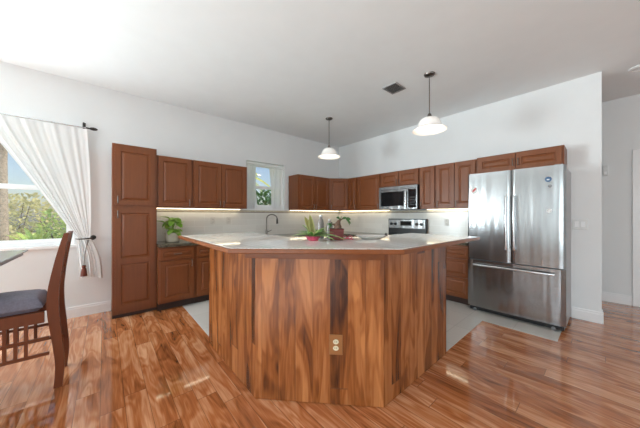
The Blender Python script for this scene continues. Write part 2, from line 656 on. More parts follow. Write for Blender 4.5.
W1 = (-6.30, -4.64, 0.90, 2.16)      # dining window (y0, y1, z0, z1)
W2 = (-2.40, -1.585, 1.385, 2.272)     # sink window
W3 = (-8.15, -6.45, 0.05, 2.25)  # unseen opening added for the left fill lamp
fx = lambda u, z, t: (t, u, z)
fy = lambda u, z, t: (u, t, z)
wall_with_holes('wall_left', YF, YH, 0, H, [W1, W2, W3], fx, WX - 0.16, WX)
wall_with_holes('wall_front', WX, XR, 0, H, [(4.15, 7.55, 0.2, 2.5)], fy, YF - 0.16, YF)
wall_with_holes('wall_right', YF, YH, 0, H, [(-5.4, -1.8, 0.4, 2.5)], fx, XR, XR + 0.16)
m = MB()
m.box(WX, 4.245, 0.0, 0.12, 0, H, 0.0)
struct(m, 'wall_back', M['wall'])
m = MB()
m.box(WX, XR, YH, YH + 0.14, 0, H)
struct(m, 'wall_hall', M['wall'])


def skirting(name, path_boxes):
    m = MB()
    for (x0, x1, y0, y1) in path_boxes:
        m.box(x0, x1, y0, y1, 0, 0.105)
        cx0, cx1, cy0, cy1 = x0, x1, y0, y1
        if x1 - x0 < y1 - y0:
            cx1 = x1 - 0.006
        else:
            cy0 = y0 + 0.006
        m.box(cx0, cx1, cy0, cy1, 0.105, 0.132, 0.002)
    return struct(m, name, M['trim'])


skirting('baseboard_left', [(WX, WX + 0.016, -6.4, -4.295)])
skirting('baseboard_back', [(4.0, 4.245, -0.016, 0.0), (4.245, 4.259, -0.016, 0.13)])
skirting('baseboard_hall', [(4.0, 4.515, YH - 0.016, YH)])

# hall door with its casing
m = MB()
m.box(4.52, 4.60, YH - 0.022, YH, 0, 2.17, 0.004)
m.box(5.42, 5.50, YH - 0.022, YH, 0, 2.17, 0.004)
m.box(4.6005, 5.4195, YH - 0.022, YH, 2.09, 2.17, 0.004)
struct(m, 'trim_1', M['trim'])
m = MB()
m.box(4.605, 5.415, YH - 0.014, YH - 0.001, 0.01, 2.085)
for z0, z1 in ((0.25, 0.95), (1.1, 1.95)):
    for x0, x1 in ((4.70, 4.96), (5.06, 5.32)):
        m.box(x0, x1, YH - 0.019, YH - 0.014, z0, z1, 0.002)
d = struct(m, 'door_1', M['trim'])
m = MB()
m.lathe([(0.0, -0.06), (0.022, -0.058), (0.028, -0.045), (0.022, -0.032), (0.010, -0.028), (0.010, -0.012), (0.026, -0.010), (0.026, 0)], (5.34, YH - 0.014, 0.98), 20, 'y')
m.build('door_knob', M['steel2'], d, True)


# ------------------------------------------------------------------ windows
def window(name, y0, y1, z0, z1, meet, sill_depth, casing):
    xo = WX - 0.11
    m = MB()
    f = 0.045
    for a in ((y0, y0 + f, z0, z1), (y1 - f, y1, z0, z1), (y0 + f, y1 - f, z0, z0 + f), (y0 + f, y1 - f, z1 - f, z1)):
        m.box(xo - 0.03, xo + 0.045, a[0], a[1], a[2], a[3], 0.003)
    root = struct(m, name, M['trim'])
    m = MB()
    m.box(xo - 0.02, xo + 0.03, y0 + f, y1 - f, meet - 0.022, meet + 0.022, 0.003)
    m.build('meeting_rail', M['trim'], root)
    for za, zb, dx in ((z0 + f, meet, 0.012), (meet, z1 - f, -0.012)):
        m = MB()
        g = 0.03
        for a in ((y0 + f, y0 + f + g, za, zb), (y1 - f - g, y1 - f, za, zb), (y0 + f + g, y1 - f - g, za, za + g), (y0 + f + g, y1 - f - g, zb - g, zb)):
            m.box(xo + dx - 0.012, xo + dx + 0.012, a[0], a[1], a[2], a[3])
        s = m.build('sash', M['trim'], root)
        m = MB()
        m.box(xo + dx - 0.002, xo + dx + 0.002, y0 + f + g, y1 - f - g, za + g, zb - g)
        m.build('glass', M['glass'], s)
    m = MB()
    m.box(xo + 0.045, WX + sill_depth, y0 - 0.03 * (sill_depth > 0.02), y1 + 0.03 * (sill_depth > 0.02), z0 - 0.035, z0 - 0.0005, 0.005)
    m.build('window_sill', M['trim'], root)
    if casing:
        m = MB()
        c = 0.022
        m.box(WX + 0.0005, WX + 0.012, y0 - c, y0, z0, z1 + c)
        m.box(WX + 0.0005, WX + 0.012, y1, y1 + c, z0, z1 + c)
        m.box(WX + 0.0005, WX + 0.012, y0, y1, z1, z1 + c)
        m.build('casing', M['trim'], root)
    return root


window('window_1', *W1, 1.585, 0.035, False)
window('window_2', *W2, 1.80, 0.015, False)
for nm, fn, uv_ in (('added_window_front', lambda u, z, t: (u, YF - 0.1 + t, z), (4.15, 7.55, 0.2, 2.5)),  # unseen window frames, added around the three fill lamps
                    ('added_window_side', lambda u, z, t: (XR + 0.1 - t, u, z), (-5.4, -1.8, 0.4, 2.5)),
                    ('added_window_left', lambda u, z, t: (WX - 0.1 + t, u, z), W3)):
    u0, u1, z0, z1 = uv_
    m = MB()
    for a in ((u0, u0 + 0.06, z0, z1), (u1 - 0.06, u1, z0, z1), (u0 + 0.06, u1 - 0.06, z0, z0 + 0.06), (u0 + 0.06, u1 - 0.06, z1 - 0.06, z1), ((u0 + u1) / 2 - 0.04, (u0 + u1) / 2 + 0.04, z0 + 0.06, z1 - 0.06)):
        m.box(*a, 0.0, 0.05, 0, fn)
    struct(m, nm, M['trim'])

# ------------------------------------------------------------------ cabinet builders
FL = lambda u, v, w: (w, u, v)               # cabinets on the left wall: u runs along y, w out of the wall
FB = lambda u, v, w: (u, -w, v)              # cabinets on the back wall: u runs along x, w out of the wall


def raised_panel(m, fn, u0, u1, v0, v1, w, frame=0.055, panels=None):
    """a framed door or drawer front with raised panels; its back face at w"""
    t = 0.02
    m.box(u0, u1, v0, v1, w, w + t * 0.45, 0, fn)
    panels = panels or [(v0 + frame, v1 - frame)]
    # frame members
    m.box(u0, u0 + frame, v0, v1, w + t * 0.45, w + t, 0, fn)
    m.box(u1 - frame, u1, v0, v1, w + t * 0.45, w + t, 0, fn)
    edges = [v0] + [e for p in panels for e in p] + [v1]
    for a, b in zip(edges[::2], edges[1::2]):
        m.box(u0 + frame, u1 - frame, a, b, w + t * 0.45, w + t, 0, fn)
    for p, q in panels:
        a = min(0.02, (q - p) * 0.2)
        rings = []
        for ins, hh in ((0.0, t), (0.007, t * 0.5), (0.012, t * 0.5), (0.012 + a, t * 0.92)):
            r = [(u0 + frame + ins, p + ins), (u1 - frame - ins, p + ins), (u1 - frame - ins, q - ins), (u0 + frame + ins, q - ins)]
            rings.append([m.bm.verts.new(fn(x, y, w + hh)) for x, y in r])
        for r0, r1 in zip(rings, rings[1:]):
            for k in range(4):
                m.bm.faces.new((r0[k], r0[(k + 1) % 4], r1[(k + 1) % 4], r1[k]))
        m.bm.faces.new(rings[-1])
    return m


def pull(fn, parent, u, v, w, vertical=True, ln=0.085):
    m = MB()
    h = ln / 2
    if vertical:
        pts = [(u, v - h, w), (u, v - h, w + 0.022), (u, v - h * 0.5, w + 0.028), (u, v + h * 0.5, w + 0.028), (u, v + h, w + 0.022), (u, v + h, w)]
    else:
        pts = [(u - h, v, w), (u - h, v, w + 0.022), (u - h * 0.5, v, w + 0.028), (u + h * 0.5, v, w + 0.028), (u + h, v, w + 0.022), (u + h, v, w)]
    m.tube([fn(*p) for p in pts], 0.0052, 8)
    return m.build('handle', M['nickel'], parent, True)


def cabinet(name, label, cat, fn, u0, u1, v0, v1, depth, doors=(), drawers=(), toe=None, group=None, mat=None, wall=0.004):
    """doors: (u0, u1, v0, v1, handle_u, handle_v, panels or None); drawers: (u0, u1, v0, v1)"""
    mat = mat or M['cab']
    root = thing(name, label, cat, fn((u0 + u1) / 2, v0 if toe is None else 0.004, depth / 2), group)
    m = MB()
    m.box(u0, u1, v0, v1, wall, depth, 0.0015, fn)
    m.build('cabinet_body', mat, root)
    if toe is not None:
        m = MB()
        m.box(u0, u1, 0.004, v0, wall, depth - toe, 0, fn)
        m.build('toe_kick', M['toe'], root)
    for (a, b, c, d_, hu, hv, pans) in doors:
        m = MB()
        raised_panel(m, fn, a, b, c, d_, depth + 0.001, panels=pans)
        o = m.build('door', mat, root)
        if hu is not None:
            pull(fn, o, hu, hv, depth + 0.02, True)
    for (a, b, c, d_) in drawers:
        m = MB()
        raised_panel(m, fn, a, b, c, d_, depth + 0.001, frame=0.035)
        o = m.build('drawer', M['cabh'] if mat is M['cab'] else mat, root)
        pull(fn, o, (a + b) / 2, (c + d_) / 2, depth + 0.02, False)
    return root


Z0, Z1 = 1.368, 2.066            # wall cabinets
D_ = 0.33
# tall pantry
cabinet('pantry_cabinet', 'tall cherry wood pantry cabinet with one door above another, beside the dining window', 'cabinet', FL, -4.288, -3.835, 0.045, 2.134, 0.372,
        doors=[(-4.262, -3.862, 1.388, 2.098, -4.236, 1.45, None), (-4.262, -3.862, 0.105, 1.342, -4.236, 1.27, [(0.165, 0.66), (0.73, 1.285)])], toe=0.012)
# wall cabinets on the left wall
cabinet('wall_cabinet', 'single-door cherry wall cabinet next to the tall pantry', 'cabinet', FL, -3.832, -3.394, Z0, Z1, D_,
        doors=[(-3.815, -3.41, Z0 + 0.014, Z1 - 0.014, -3.438, Z0 + 0.07, None)], group='wall cabinets')
cabinet('wall_cabinet', 'two-door cherry wall cabinet ending beside the sink window, on the pantry side', 'cabinet', FL, -3.390, -2.555, Z0, Z1, D_,
        doors=[(-3.372, -2.984, Z0 + 0.014, Z1 - 0.014, -3.01, Z0 + 0.07, None), (-2.978, -2.572, Z0 + 0.014, Z1 - 0.014, -2.952, Z0 + 0.07, None)], group='wall cabinets')
cabinet('wall_cabinet', 'two-door cherry wall cabinet with an exposed end panel between sink window and corner', 'cabinet', FL, -1.500, -0.672, Z0, Z1, D_,
        doors=[(-1.482, -1.10, Z0 + 0.014, Z1 - 0.014, -1.128, Z0 + 0.07, None), (-1.094, -0.69, Z0 + 0.014, Z1 - 0.014, -1.066, Z0 + 0.07, None)], group='wall cabinets')
# diagonal corner cabinet
root = thing('corner_cabinet', 'diagonal single-door cherry cabinet in the corner of the kitchen', 'cabinet', (0.25, -0.3, Z0), 'wall cabinets')
m = MB()
m.prism([(WX + 0.004, -0.004), (0.582, -0.004), (0.582, -D_), (D_, -0.668), (WX + 0.004, -0.668)], Z0, Z1)
m.build('cabinet_body', M['cab'], root)
p0, p1 = Vector((D_, -0.668, 0)), Vector((0.582, -D_, 0))
du = (p1 - p0).normalized()
dn = Vector((du.y, -du.x, 0))
FD = lambda u, v, w: tuple(p0 + du * u + dn * w + Vector((0, 0, v)))
ln = (p1 - p0).length
m = MB()
raised_panel(m, FD, 0.016, ln - 0.016, Z0 + 0.014, Z1 - 0.014, 0.001)
o = m.build('door', M['cab'], root)
pull(FD, o, 0.042, Z0 + 0.07, 0.02)
# wall cabinets on the back wall
cabinet('wall_cabinet', 'narrow one-door cherry wall cabinet right beside the diagonal corner cabinet', 'cabinet', FB, 0.586, 0.842, Z0, Z1, D_,
        doors=[(0.60, 0.832, Z0 + 0.014, Z1 - 0.014, 0.808, Z0 + 0.07, None)], group='wall cabinets')
cabinet('wall_cabinet', 'wide one-door cherry wall cabinet just before the microwave, on the corner side', 'cabinet', FB, 0.846, 1.428, Z0, Z1, D_,
        doors=[(0.862, 1.412, Z0 + 0.014, Z1 - 0.014, 1.386, Z0 + 0.07, None)], group='wall cabinets')
cabinet('wall_cabinet', 'short two-door cherry cabinet above the microwave', 'cabinet', FB, 1.432, 2.206, 1.79, Z1, D_,
        doors=[(1.446, 1.815, 1.802, Z1 - 0.014, 1.79, 1.86, None), (1.823, 2.192, 1.802, Z1 - 0.014, 1.848, 1.86, None)], group='wall cabinets')
cabinet('wall_cabinet', 'single-door cherry wall cabinet on the fridge side of the microwave', 'cabinet', FB, 2.210, 2.478, Z0, Z1, D_,
        doors=[(2.224, 2.466, Z0 + 0.014, Z1 - 0.014, 2.25, Z0 + 0.07, None)], group='wall cabinets')
cabinet('wall_cabinet', 'tall two-door cherry wall cabinet beside the refrigerator', 'cabinet', FB, 2.482, 3.060, Z0, Z1, D_,
        doors=[(2.494, 2.764, Z0 + 0.014, Z1 - 0.014, 2.52, Z0 + 0.07, None), (2.772, 3.046, Z0 + 0.014, Z1 - 0.014, 2.798, Z0 + 0.07, None)], group='wall cabinets')
cabinet('wall_cabinet', 'low two-door cherry cabinet above the refrigerator', 'cabinet', FB, 3.064, 3.960, 1.84, 2.078, D_,
        doors=[(3.082, 3.508, 1.85, 2.062, 3.484, 1.95, None), (3.516, 3.942, 1.85, 2.062, 3.54, 1.95, None)], group='wall cabinets')

# base cabinets
DB = 0.47
cabinet('base_cabinet', 'cherry base cabinet with one drawer over one door, against the pantry', 'cabinet', FL, -3.832, -3.394, 0.10, 0.838, DB,
        doors=[(-3.815, -3.41, 0.125, 0.655, -3.44, 0.6, None)], drawers=[(-3.815, -3.41, 0.672, 0.815)], toe=0.05, group='base cabinets')
cabinet('base_cabinet', 'cherry base cabinet half hidden behind the island, second from the pantry', 'cabinet', FL, -3.390, -2.555, 0.10, 0.838, DB,
        doors=[(-3.372, -2.98, 0.125, 0.655, -3.01, 0.6, None), (-2.972, -2.572, 0.125, 0.655, -2.944, 0.6, None)],
        drawers=[(-3.372, -2.98, 0.672, 0.815), (-2.972, -2.572, 0.672, 0.815)], toe=0.05, group='base cabinets')
cabinet('base_cabinet', 'cherry sink base cabinet below the faucet and sink window', 'cabinet', FL, -2.551, -0.63, 0.10, 0.838, DB,
        doors=[(-2.40, -1.98, 0.125, 0.815, -2.01, 0.6, None), (-1.97, -1.55, 0.125, 0.815, -1.94, 0.6, None)], toe=0.05, group='base cabinets')
cabinet('base_cabinet', 'cherry base cabinet between the room corner and the range', 'cabinet', FB, 0.55, 1.428, 0.10, 0.838, 0.58,
        doors=[(0.70, 1.40, 0.125, 0.655, 1.37, 0.6, None)], drawers=[(0.70, 1.40, 0.672, 0.815)], toe=0.06, group='base cabinets')
cabinet('drawer_cabinet', 'cherry base cabinet of three wide drawers between range and refrigerator', 'cabinet', FB, 2.210, 3.055, 0.10, 0.838, 0.58,
        drawers=[(2.226, 3.04, 0.66, 0.815), (2.226, 3.04, 0.40, 0.645), (2.226, 3.04, 0.125, 0.385)], toe=0.06, group='base cabinets')

# worktops
m = MB()
m.prism([(WX + 0.004, -3.832), (0.505, -3.832), (0.505, -0.64), (1.43, -0.64), (1.43, -0.004), (WX + 0.004, -0.004)], 0.840, 0.880, 0.004)
tag(m.build('worktop', M['granite']), 'dark speckled granite worktop running from the pantry round the corner to the range', 'countertop', 'granite worktops')
m = MB()
m.box(2.208, 3.06, -0.61, -0.004, 0.840, 0.880, 0.004)
tag(m.build('worktop', M['granite']), 'short dark granite worktop between the range and the refrigerator', 'countertop', 'granite worktops')

# backsplash
def splash(name, x0, x1, y0, y1, label):
    r = thing(name, label, 'backsplash', ((x0 + x1) / 2, (y0 + y1) / 2, 0.881))
    m = MB(); m.box(x0, x1, y0, y1, 0.881, 1.308); m.build('tile_field', M['splash'], r)
    g = 0.003
    m = MB(); m.box(x0 - (g if y1 - y0 < 0.1 else 0) * 0, x1 + (g if x1 - x0 < 0.1 else 0), y0 - (g if y1 - y0 < 0.1 else 0), y1, 1.308, 1.318); m.build('liner', M['liner'], r)
    m = MB(); m.box(x0, x1, y0, y1, 1.318, 1.352); m.build('mosaic_band', M['mosaic'], r)
    return r


splash('backsplash', WX + 0.001, WX + 0.011, -3.83, -0.012, 'cream tile backsplash with mosaic band, below the sink window')
splash('backsplash', WX + 0.012, 3.06, -0.011, -0.001, 'cream tile backsplash with mosaic band, behind the range')

# light strips under the wall cabinets
def strip(label, fn, u0, u1):
    r = thing('cabinet_light_strip', label, 'under-cabinet light', fn((u0 + u1) / 2, Z0 - 0.012, 0.06), 'under-cabinet light strips')
    m = MB(); m.box(u0, u1, Z0 - 0.006, Z0 - 0.0005, 0.03, 0.075, 0, fn); m.build('housing', M['white'], r)
    m = MB(); m.box(u0 + 0.005, u1 - 0.005, Z0 - 0.012, Z0 - 0.0065, 0.035, 0.07, 0, fn); m.build('diffuser', M['led'], r)


strip('glowing light strip under the cabinets between pantry and sink window', FL, -3.828, -2.558)
strip('glowing light strip under the cabinet between sink window and corner', FL, -1.497, -0.08)
strip('glowing light strip under the cabinets between corner and microwave', FB, 0.08, 1.43)
strip('glowing light strip under the cabinets between microwave and refrigerator', FB, 2.208, 3.058)


# wall outlets and switches
def outlet(label, fn, u, v, w):
    r = thing('wall_outlet', label, 'outlet', fn(u, v, w), 'backsplash outlets')
    m = MB(); m.box(u - 0.036, u + 0.036, v - 0.058, v + 0.058, w, w + 0.006, 0.0025, fn); m.build('cover_plate', M['splashplate'], r)
    for dv in (-0.024, 0.024):
        m = MB(); m.box(u - 0.016, u + 0.016, v + dv - 0.016, v + dv + 0.016, w + 0.006, w + 0.008, 0.001, fn); s = m.build('socket', M['splashplate'], r)
        m = MB()
        for du_ in (-0.006, 0.006):
            m.box(u + du_ - 0.0015, u + du_ + 0.0015, v + dv - 0.006, v + dv + 0.006, w + 0.008, w + 0.0085, 0, fn)
        m.build('slot', M['black'], s)
    return r


outlet('almond outlet on the backsplash below the wall cabinets, the one nearer the pantry', FL, -2.995, 1.17, WX + 0.0115)
outlet('almond outlet on the backsplash, the one nearer the sink window', FL, -2.73, 1.17, WX + 0.0115)
outlet('almond outlet on the back wall tiles between range and refrigerator', FB, 2.52, 1.14, 0.0115)
r = thing('light_switch', 'white double switch plate on the wall beside the refrigerator', 'light switch', (4.07, -0.001, 1.148))
m = MB(); m.box(4.003, 4.137, -0.008, -0.001, 1.084, 1.212, 0.003); m.build('cover_plate', M['white'], r)
for x in (4.043, 4.098):
    m = MB(); m.box(x - 0.017, x + 0.017, -0.012, -0.008, 1.115, 1.181, 0.0015); m.build('rocker', M['trim'], r)

# ------------------------------------------------------------------ island
PLANK_H = 1.035
A = [(1.705, -3.58), (2.700, -3.58), (3.325, -2.985), (3.325, -2.02), (2.92, -2.02), (2.92, -2.75), (2.50, -3.13), (1.705, -3.13)]
isl = thing('kitchen_island', 'large angled kitchen island clad in vertical wood planks, in the middle of the kitchen', 'kitchen island', (2.75, -2.95, 0.004))
def clad(name, i, j, mat):
    a, b = Vector(A[i]), Vector(A[j])
    L = (b - a).length
    t = (b - a).normalized()
    nrm = Vector((t.y, -t.x))
    m = MB()
    q = [a, b, b - nrm * 0.012, a - nrm * 0.012]
    m.prism([tuple(p) for p in q], 0.0045 if i > 2 else 0.0045, PLANK_H)
    off = i * 3.7
    for f in m.bm.faces:
        for lp in f.loops:
            c = lp.vert.co
            lp[m.uv].uv = (c.z + off, (Vector((c.x, c.y)) - a).dot(t) + off)
    return m.build(name, mat, isl)
m = MB()
ins = [(1.72, -3.566), (2.694, -3.566), (3.311, -2.979), (3.311, -2.035), (2.92, -2.035), (2.92, -2.75), (2.50, -3.13), (1.72, -3.13)]
m.prism(ins, 0.0045, PLANK_H)
m.build('core', M['cab'], isl)
for i, nm in ((0, 'plank_panel'), (1, 'plank_panel'), (2, 'plank_panel'), (3, 'end_panel'), (7, 'end_panel')):
    clad(nm, i, (i + 1) % 8, M['island'])
# dark support rail under the overhang of the middle face
mid_a, mid_b = Vector(A[1]), Vector(A[2])
tt = (mid_b - mid_a).normalized(); nn = Vector((tt.y, -tt.x))
m = MB()
m.prism([tuple(mid_a - tt * 0.055 + nn * 0.001), tuple(mid_b - tt * 0.002 + nn * 0.001), tuple(mid_b - tt * 0.002 + nn * 0.05), tuple(mid_a - tt * 0.055 + nn * 0.05)], 0.972, 1.0345, 0.002)
m.build('support_rail', M['edge'], isl)
# counter top: tiled field with a wooden edge band
TOP = [(1.575, -3.822), (2.835, -3.822), (3.530, -3.085), (3.530, -1.80), (2.86, -1.80), (2.86, -2.60), (2.36, -3.09), (1.575, -3.09)]
def inset_poly(P, d):
    out = []
    n = len(P)
    for i in range(n):
        p, a, b = Vector(P[i]), Vector(P[i - 1]), Vector(P[(i + 1) % n])
        t1, t2 = (p - a).normalized(), (b - p).normalized()
        n1, n2 = Vector((-t1.y, t1.x)), Vector((-t2.y, t2.x))
        k = (n1 + n2) / (1 + n1.dot(n2))
        out.append(tuple(p + k * d))
    return out
m = MB()
m.prism(TOP, 1.035, 1.0625, 0.004)
m.build('wood_edge', M['edge'], isl)
m = MB()
m.prism(inset_poly(TOP, 0.022), 1.0555, 1.065, 0.0008)
m.build('tiled_top', M['top'], isl)
# outlet on the island
oc = Vector((3.0985, -3.201))
k = (oc - mid_a).dot(tt)
FI = lambda u, v, w: tuple(Vector((*(mid_a + tt * u + nn * w), v)))
r = thing('island_outlet', 'brown wall outlet with ivory sockets low on the island front', 'outlet', FI(k, 0.4, 0.0015))
m = MB(); m.box(k - 0.045, k + 0.045, 0.335, 0.468, 0.0012, 0.007, 0.002, FI); m.build('cover_plate', M['brownplate'], r)
for dv in (-0.021, 0.021):
    m = MB(); m.lathe([(0.0185, 0), (0.0185, 0.003), (0.0, 0.0032)], (0, 0, 0), 20)
    for v in m.bm.verts:
        v.co = FI(k + v.co.x, 0.401 + dv + v.co.y * 0.85, 0.007 + v.co.z)
    s = m.build('socket', M['ivory'], r)
    m = MB()
    for du_ in (-0.006, 0.006):
        m.box(k + du_ - 0.0016, k + du_ + 0.0016, 0.401 + dv - 0.004, 0.401 + dv + 0.007, 0.0102, 0.0106, 0, FI)
    m.build('slot', M['black'], s)

# ------------------------------------------------------------------ refrigerator
FX0, FX1, FY = 3.062, 4.0, -0.70
fr = thing('refrigerator', 'stainless steel french door refrigerator with bottom freezer drawer', 'refrigerator', (3.53, -0.36, 0.004))
m = MB(); m.box(FX0 + 0.012, FX1 - 0.004, -0.625, -0.03, 0.05, 1.785, 0.004); m.build('cabinet_body', M['gside'], fr)
m = MB(); m.box(FX0 + 0.02, FX1 - 0.02, -0.60, -0.06, 0.0045, 0.05); m.box(FX0 + 0.02, FX1 - 0.03, -0.66, -0.60, 0.018, 0.058, 0.004); m.build('base_grille', M['black'], fr)
for x in (FX0 + 0.08, FX1 - 0.10):
    m = MB(); m.tube([(x, -0.668, 0.024), (x, -0.62, 0.024)], 0.019, 16); m.build('roller', M['maggrey'], fr, True)


def fridge_front(name, x0, x1, z0, z1, bow=0.005, rl=0.02, rr=0.02):
    """door slab, softly bowed front with rounded vertical edges"""
    cx_, hw = (FX0 + FX1) / 2, (FX1 - FX0) / 2
    pts = []
    n = 24
    for i in range(n + 1):
        x = x0 + (x1 - x0) * i / n
        y = FY + bow * ((x - cx_) / hw) ** 2
        for side, rad, dd in ((0, rl, x - x0), (1, rr, x1 - x)):
            if dd < rad:
                y += rad - math.sqrt(max(0, rad * rad - (rad - dd) ** 2))
        pts.append((x, y))
    poly = [(x0, -0.628)] + pts + [(x1, -0.628)]
    # denser samples on the rounded edges
    m = MB()
    m.prism(poly[::-1], z0, z1)
    return m.build(name, M['steel'], fr, True)


cxm = (FX0 + FX1) / 2
dl = fridge_front('upper_door', FX0, cxm - 0.003, 0.688, 1.80, rr=0.012)
dr = fridge_front('upper_door', cxm + 0.003, FX1, 0.688, 1.80, rl=0.012, rr=0.035)
dz = fridge_front('freezer_drawer', FX0, FX1, 0.072, 0.676, rr=0.035)


def bar_handle(parent, pts, posts):
    m = MB()
    m.tube(pts, 0.0125, 14)
    for a, b in posts:
        m.tube([a, b], 0.009, 10)
    return m.build('handle', M['steel2'], parent, True)


for dd, x in ((dl, cxm - 0.038), (dr, cxm + 0.038)):
    bar_handle(dd, [(x, -0.742, 0.85), (x, -0.752, 0.90), (x, -0.756, 1.17), (x, -0.752, 1.44), (x, -0.742, 1.49)], [((x, -0.744, 0.87), (x, -0.695, 0.87)), ((x, -0.744, 1.47), (x, -0.695, 1.47))])
bar_handle(dz, [(3.145, -0.738, 0.622), (3.20, -0.750, 0.622), (3.53, -0.756, 0.622), (3.86, -0.750, 0.622), (3.915, -0.738, 0.622)], [((3.165, -0.742, 0.622), (3.165, -0.69, 0.622)), ((3.895, -0.742, 0.622), (3.895, -0.685, 0.622))])
for x in (FX0 + 0.05, FX1 - 0.06):
    m = MB(); m.box(x - 0.035, x + 0.035, -0.66, -0.56, 1.786, 1.812, 0.006); m.build('hinge_cover', M['gside'], fr)


def magnet(label, x, z, prof, mat, inner=None, sx=1, sz=1):
    y = FY + 0.005 * ((x - cxm) / 0.4525) ** 2
    if FX1 - x < 0.035:
        y += 0.004
    r = thing('fridge_magnet', label, 'magnet', (x, y - 0.001, z), 'magnets on the refrigerator')
    m = MB(); m.lathe([(0, -0.006), (prof * 0.9, -0.006), (prof, -0.004), (prof, -0.0005)], (x, y, z), 24, 'y', sx, sz); m.build('disc', mat, r, True)
    if inner:
        m = MB()
        for p, q, w in inner[1]:
            a, b = Vector(p), Vector(q)
            t_ = (b - a).normalized(); nn_ = Vector((-t_.y, t_.x)) * w
            m.prism([tuple(a + nn_), tuple(a - nn_), tuple(b - nn_), tuple(b + nn_)], -0.0078, -0.006, 0, lambda u, v, w_: (x + u, y + w_, z + v))
        m.build('emblem', inner[0], r)


magnet('white oval magnet with a red slash on the refrigerator door nearer the range', 3.140, 1.585, 0.040, M['white'], (M['magred'], [((-0.014, -0.016), (0.026, 0.026), 0.010)]), 1.0, 1.1)
magnet('round dark blue magnet, highest on the second refrigerator door', 3.863, 1.652, 0.028, M['magblue'], (M['white'], [((-0.012, -0.004), (0.010, -0.004), 0.006)]))
magnet('small grey magnet below the round blue magnet', 3.877, 1.578, 0.017, M['maggrey'])
magnet('small white round magnet, lowest on the refrigerator door', 3.872, 1.308, 0.020, M['white'])

# ------------------------------------------------------------------ microwave
mw = thing('microwave', 'stainless over-the-range microwave with black window and keypad', 'microwave', (1.82, -0.2, 1.36))
mx0, mx1, mz0, mz1, my = 1.436, 2.202, 1.362, 1.783, -0.385
m = MB(); m.box(mx0, mx1, my, -0.006, mz0, mz1, 0.003); m.build('cabinet_body', M['black'], mw)
m = MB(); m.box(mx0, mx1, my - 0.012, my - 0.0005, mz1 - 0.055, mz1, 0.003); g = m.build('vent_grille', M['steel'], mw)
m = MB()
for i in range(3):
    m.box(mx0 + 0.05, mx1 - 0.05, my - 0.0135, my - 0.0122, mz1 - 0.042 + i * 0.011, mz1 - 0.037 + i * 0.011)
m.build('louvre', M['maggrey'], g)
dx1 = mx1 - 0.165
m = MB(); m.box(mx0, dx1, my - 0.022, my - 0.0005, mz0 + 0.004, mz1 - 0.058, 0.004); dr_ = m.build('door', M['steel'], mw)
m = MB(); m.box(mx0 + 0.05, dx1 - 0.075, my - 0.0245, my - 0.0222, mz0 + 0.065, mz1 - 0.095, 0.001); m.build('window', M['bglass'], dr_)
m = MB(); m.tube([(dx1 - 0.03, my - 0.022, mz0 + 0.04), (dx1 - 0.03, my - 0.05, mz0 + 0.06), (dx1 - 0.03, my - 0.056, mz0 + 0.17), (dx1 - 0.03, my - 0.05, mz1 - 0.12), (dx1 - 0.03, my - 0.022, mz1 - 0.10)], 0.011, 10); m.build('handle', M['steel2'], dr_, True)
m = MB(); m.box(dx1 + 0.003, mx1, my - 0.02, my - 0.0005, mz0 + 0.004, mz1 - 0.058, 0.003); cp = m.build('control_panel', M['steel'], mw)
m = MB(); m.box(dx1 + 0.008, mx1 - 0.020, my - 0.0225, my - 0.0202, mz0 + 0.028, mz1 - 0.072, 0.001); kp = m.build('keypad', M['bglass'], cp)
for i in range(4):
    for j in range(3):
        m = MB(); m.box(dx1 + 0.032 + j * 0.034, dx1 + 0.055 + j * 0.034, my - 0.0240, my - 0.0226, mz0 + 0.07 + i * 0.042, mz0 + 0.092 + i * 0.042); m.build('button', M['black'], cp)

# ------------------------------------------------------------------ range
rg = thing('range', 'freestanding range with black glass cooktop and stainless knob panel', 'stove', (1.82, -0.32, 0.004))
rx0, rx1 = 1.436, 2.202
m = MB(); m.box(rx0, rx1, -0.62, -0.03, 0.03, 0.885, 0.003); m.build('oven_body', M['black'], rg)
m = MB(); m.box(rx0 + 0.04, rx1 - 0.04, -0.58, -0.06, 0.0045, 0.03); m.build('plinth', M['black'], rg)
m = MB(); m.box(rx0, rx1, -0.65, -0.03, 0.886, 0.9, 0.004); ct = m.build('cooktop', M['bglass'], rg)
for x, y, rad in ((1.63, -0.48, 0.1), (2.01, -0.48, 0.08), (1.63, -0.2, 0.08), (2.01, -0.2, 0.1)):
    m = MB()
    m.lathe([(rad - 0.004, 0.9003), (rad - 0.004, 0.9012), (rad, 0.9012), (rad, 0.9003)], (x, y, 0), 36); m.build('burner_ring', M['maggrey'], ct)
m = MB(); m.box(rx0, rx1, -0.085, -0.0135, 0.901, 1.195, 0.006); bp = m.build('backguard', M['black'], rg)
m = MB(); m.prism([(rx0 + 0.015, 1.015), (rx1 - 0.015, 1.015), (rx1 - 0.015, 1.18), (rx0 + 0.015, 1.18)], 0.0855, 0.092, 0.002, lambda u, v, w: (u, -w, v)); kpn = m.build('knob_panel', M['steel'], rg)
m = MB(); m.box(1.705, 1.925, -0.0955, -0.0925, 1.065, 1.15, 0.001); m.build('clock_display', M['bglass'], kpn)
for x in (1.51, 1.60, 2.035, 2.125):
    m = MB(); m.lathe([(0.0, -0.026), (0.022, -0.026), (0.026, -0.020), (0.028, 0)], (x, -0.0925, 1.095), 20, 'y'); m.build('knob', M['black'], rg, True)
m = MB(); m.box(rx0 + 0.003, rx1 - 0.003, -0.652, -0.6205, 0.25, 0.86, 0.004); od = m.build('oven_door', M['steel'], rg)
m = MB(); m.box(rx0 + 0.12, rx1 - 0.12, -0.6545, -0.6522, 0.38, 0.70, 0.001); m.build('oven_window', M['bglass'], od)
m = MB(); m.tube([(rx0 + 0.05, -0.69, 0.80), (rx1 - 0.05, -0.69, 0.80)], 0.013, 12)
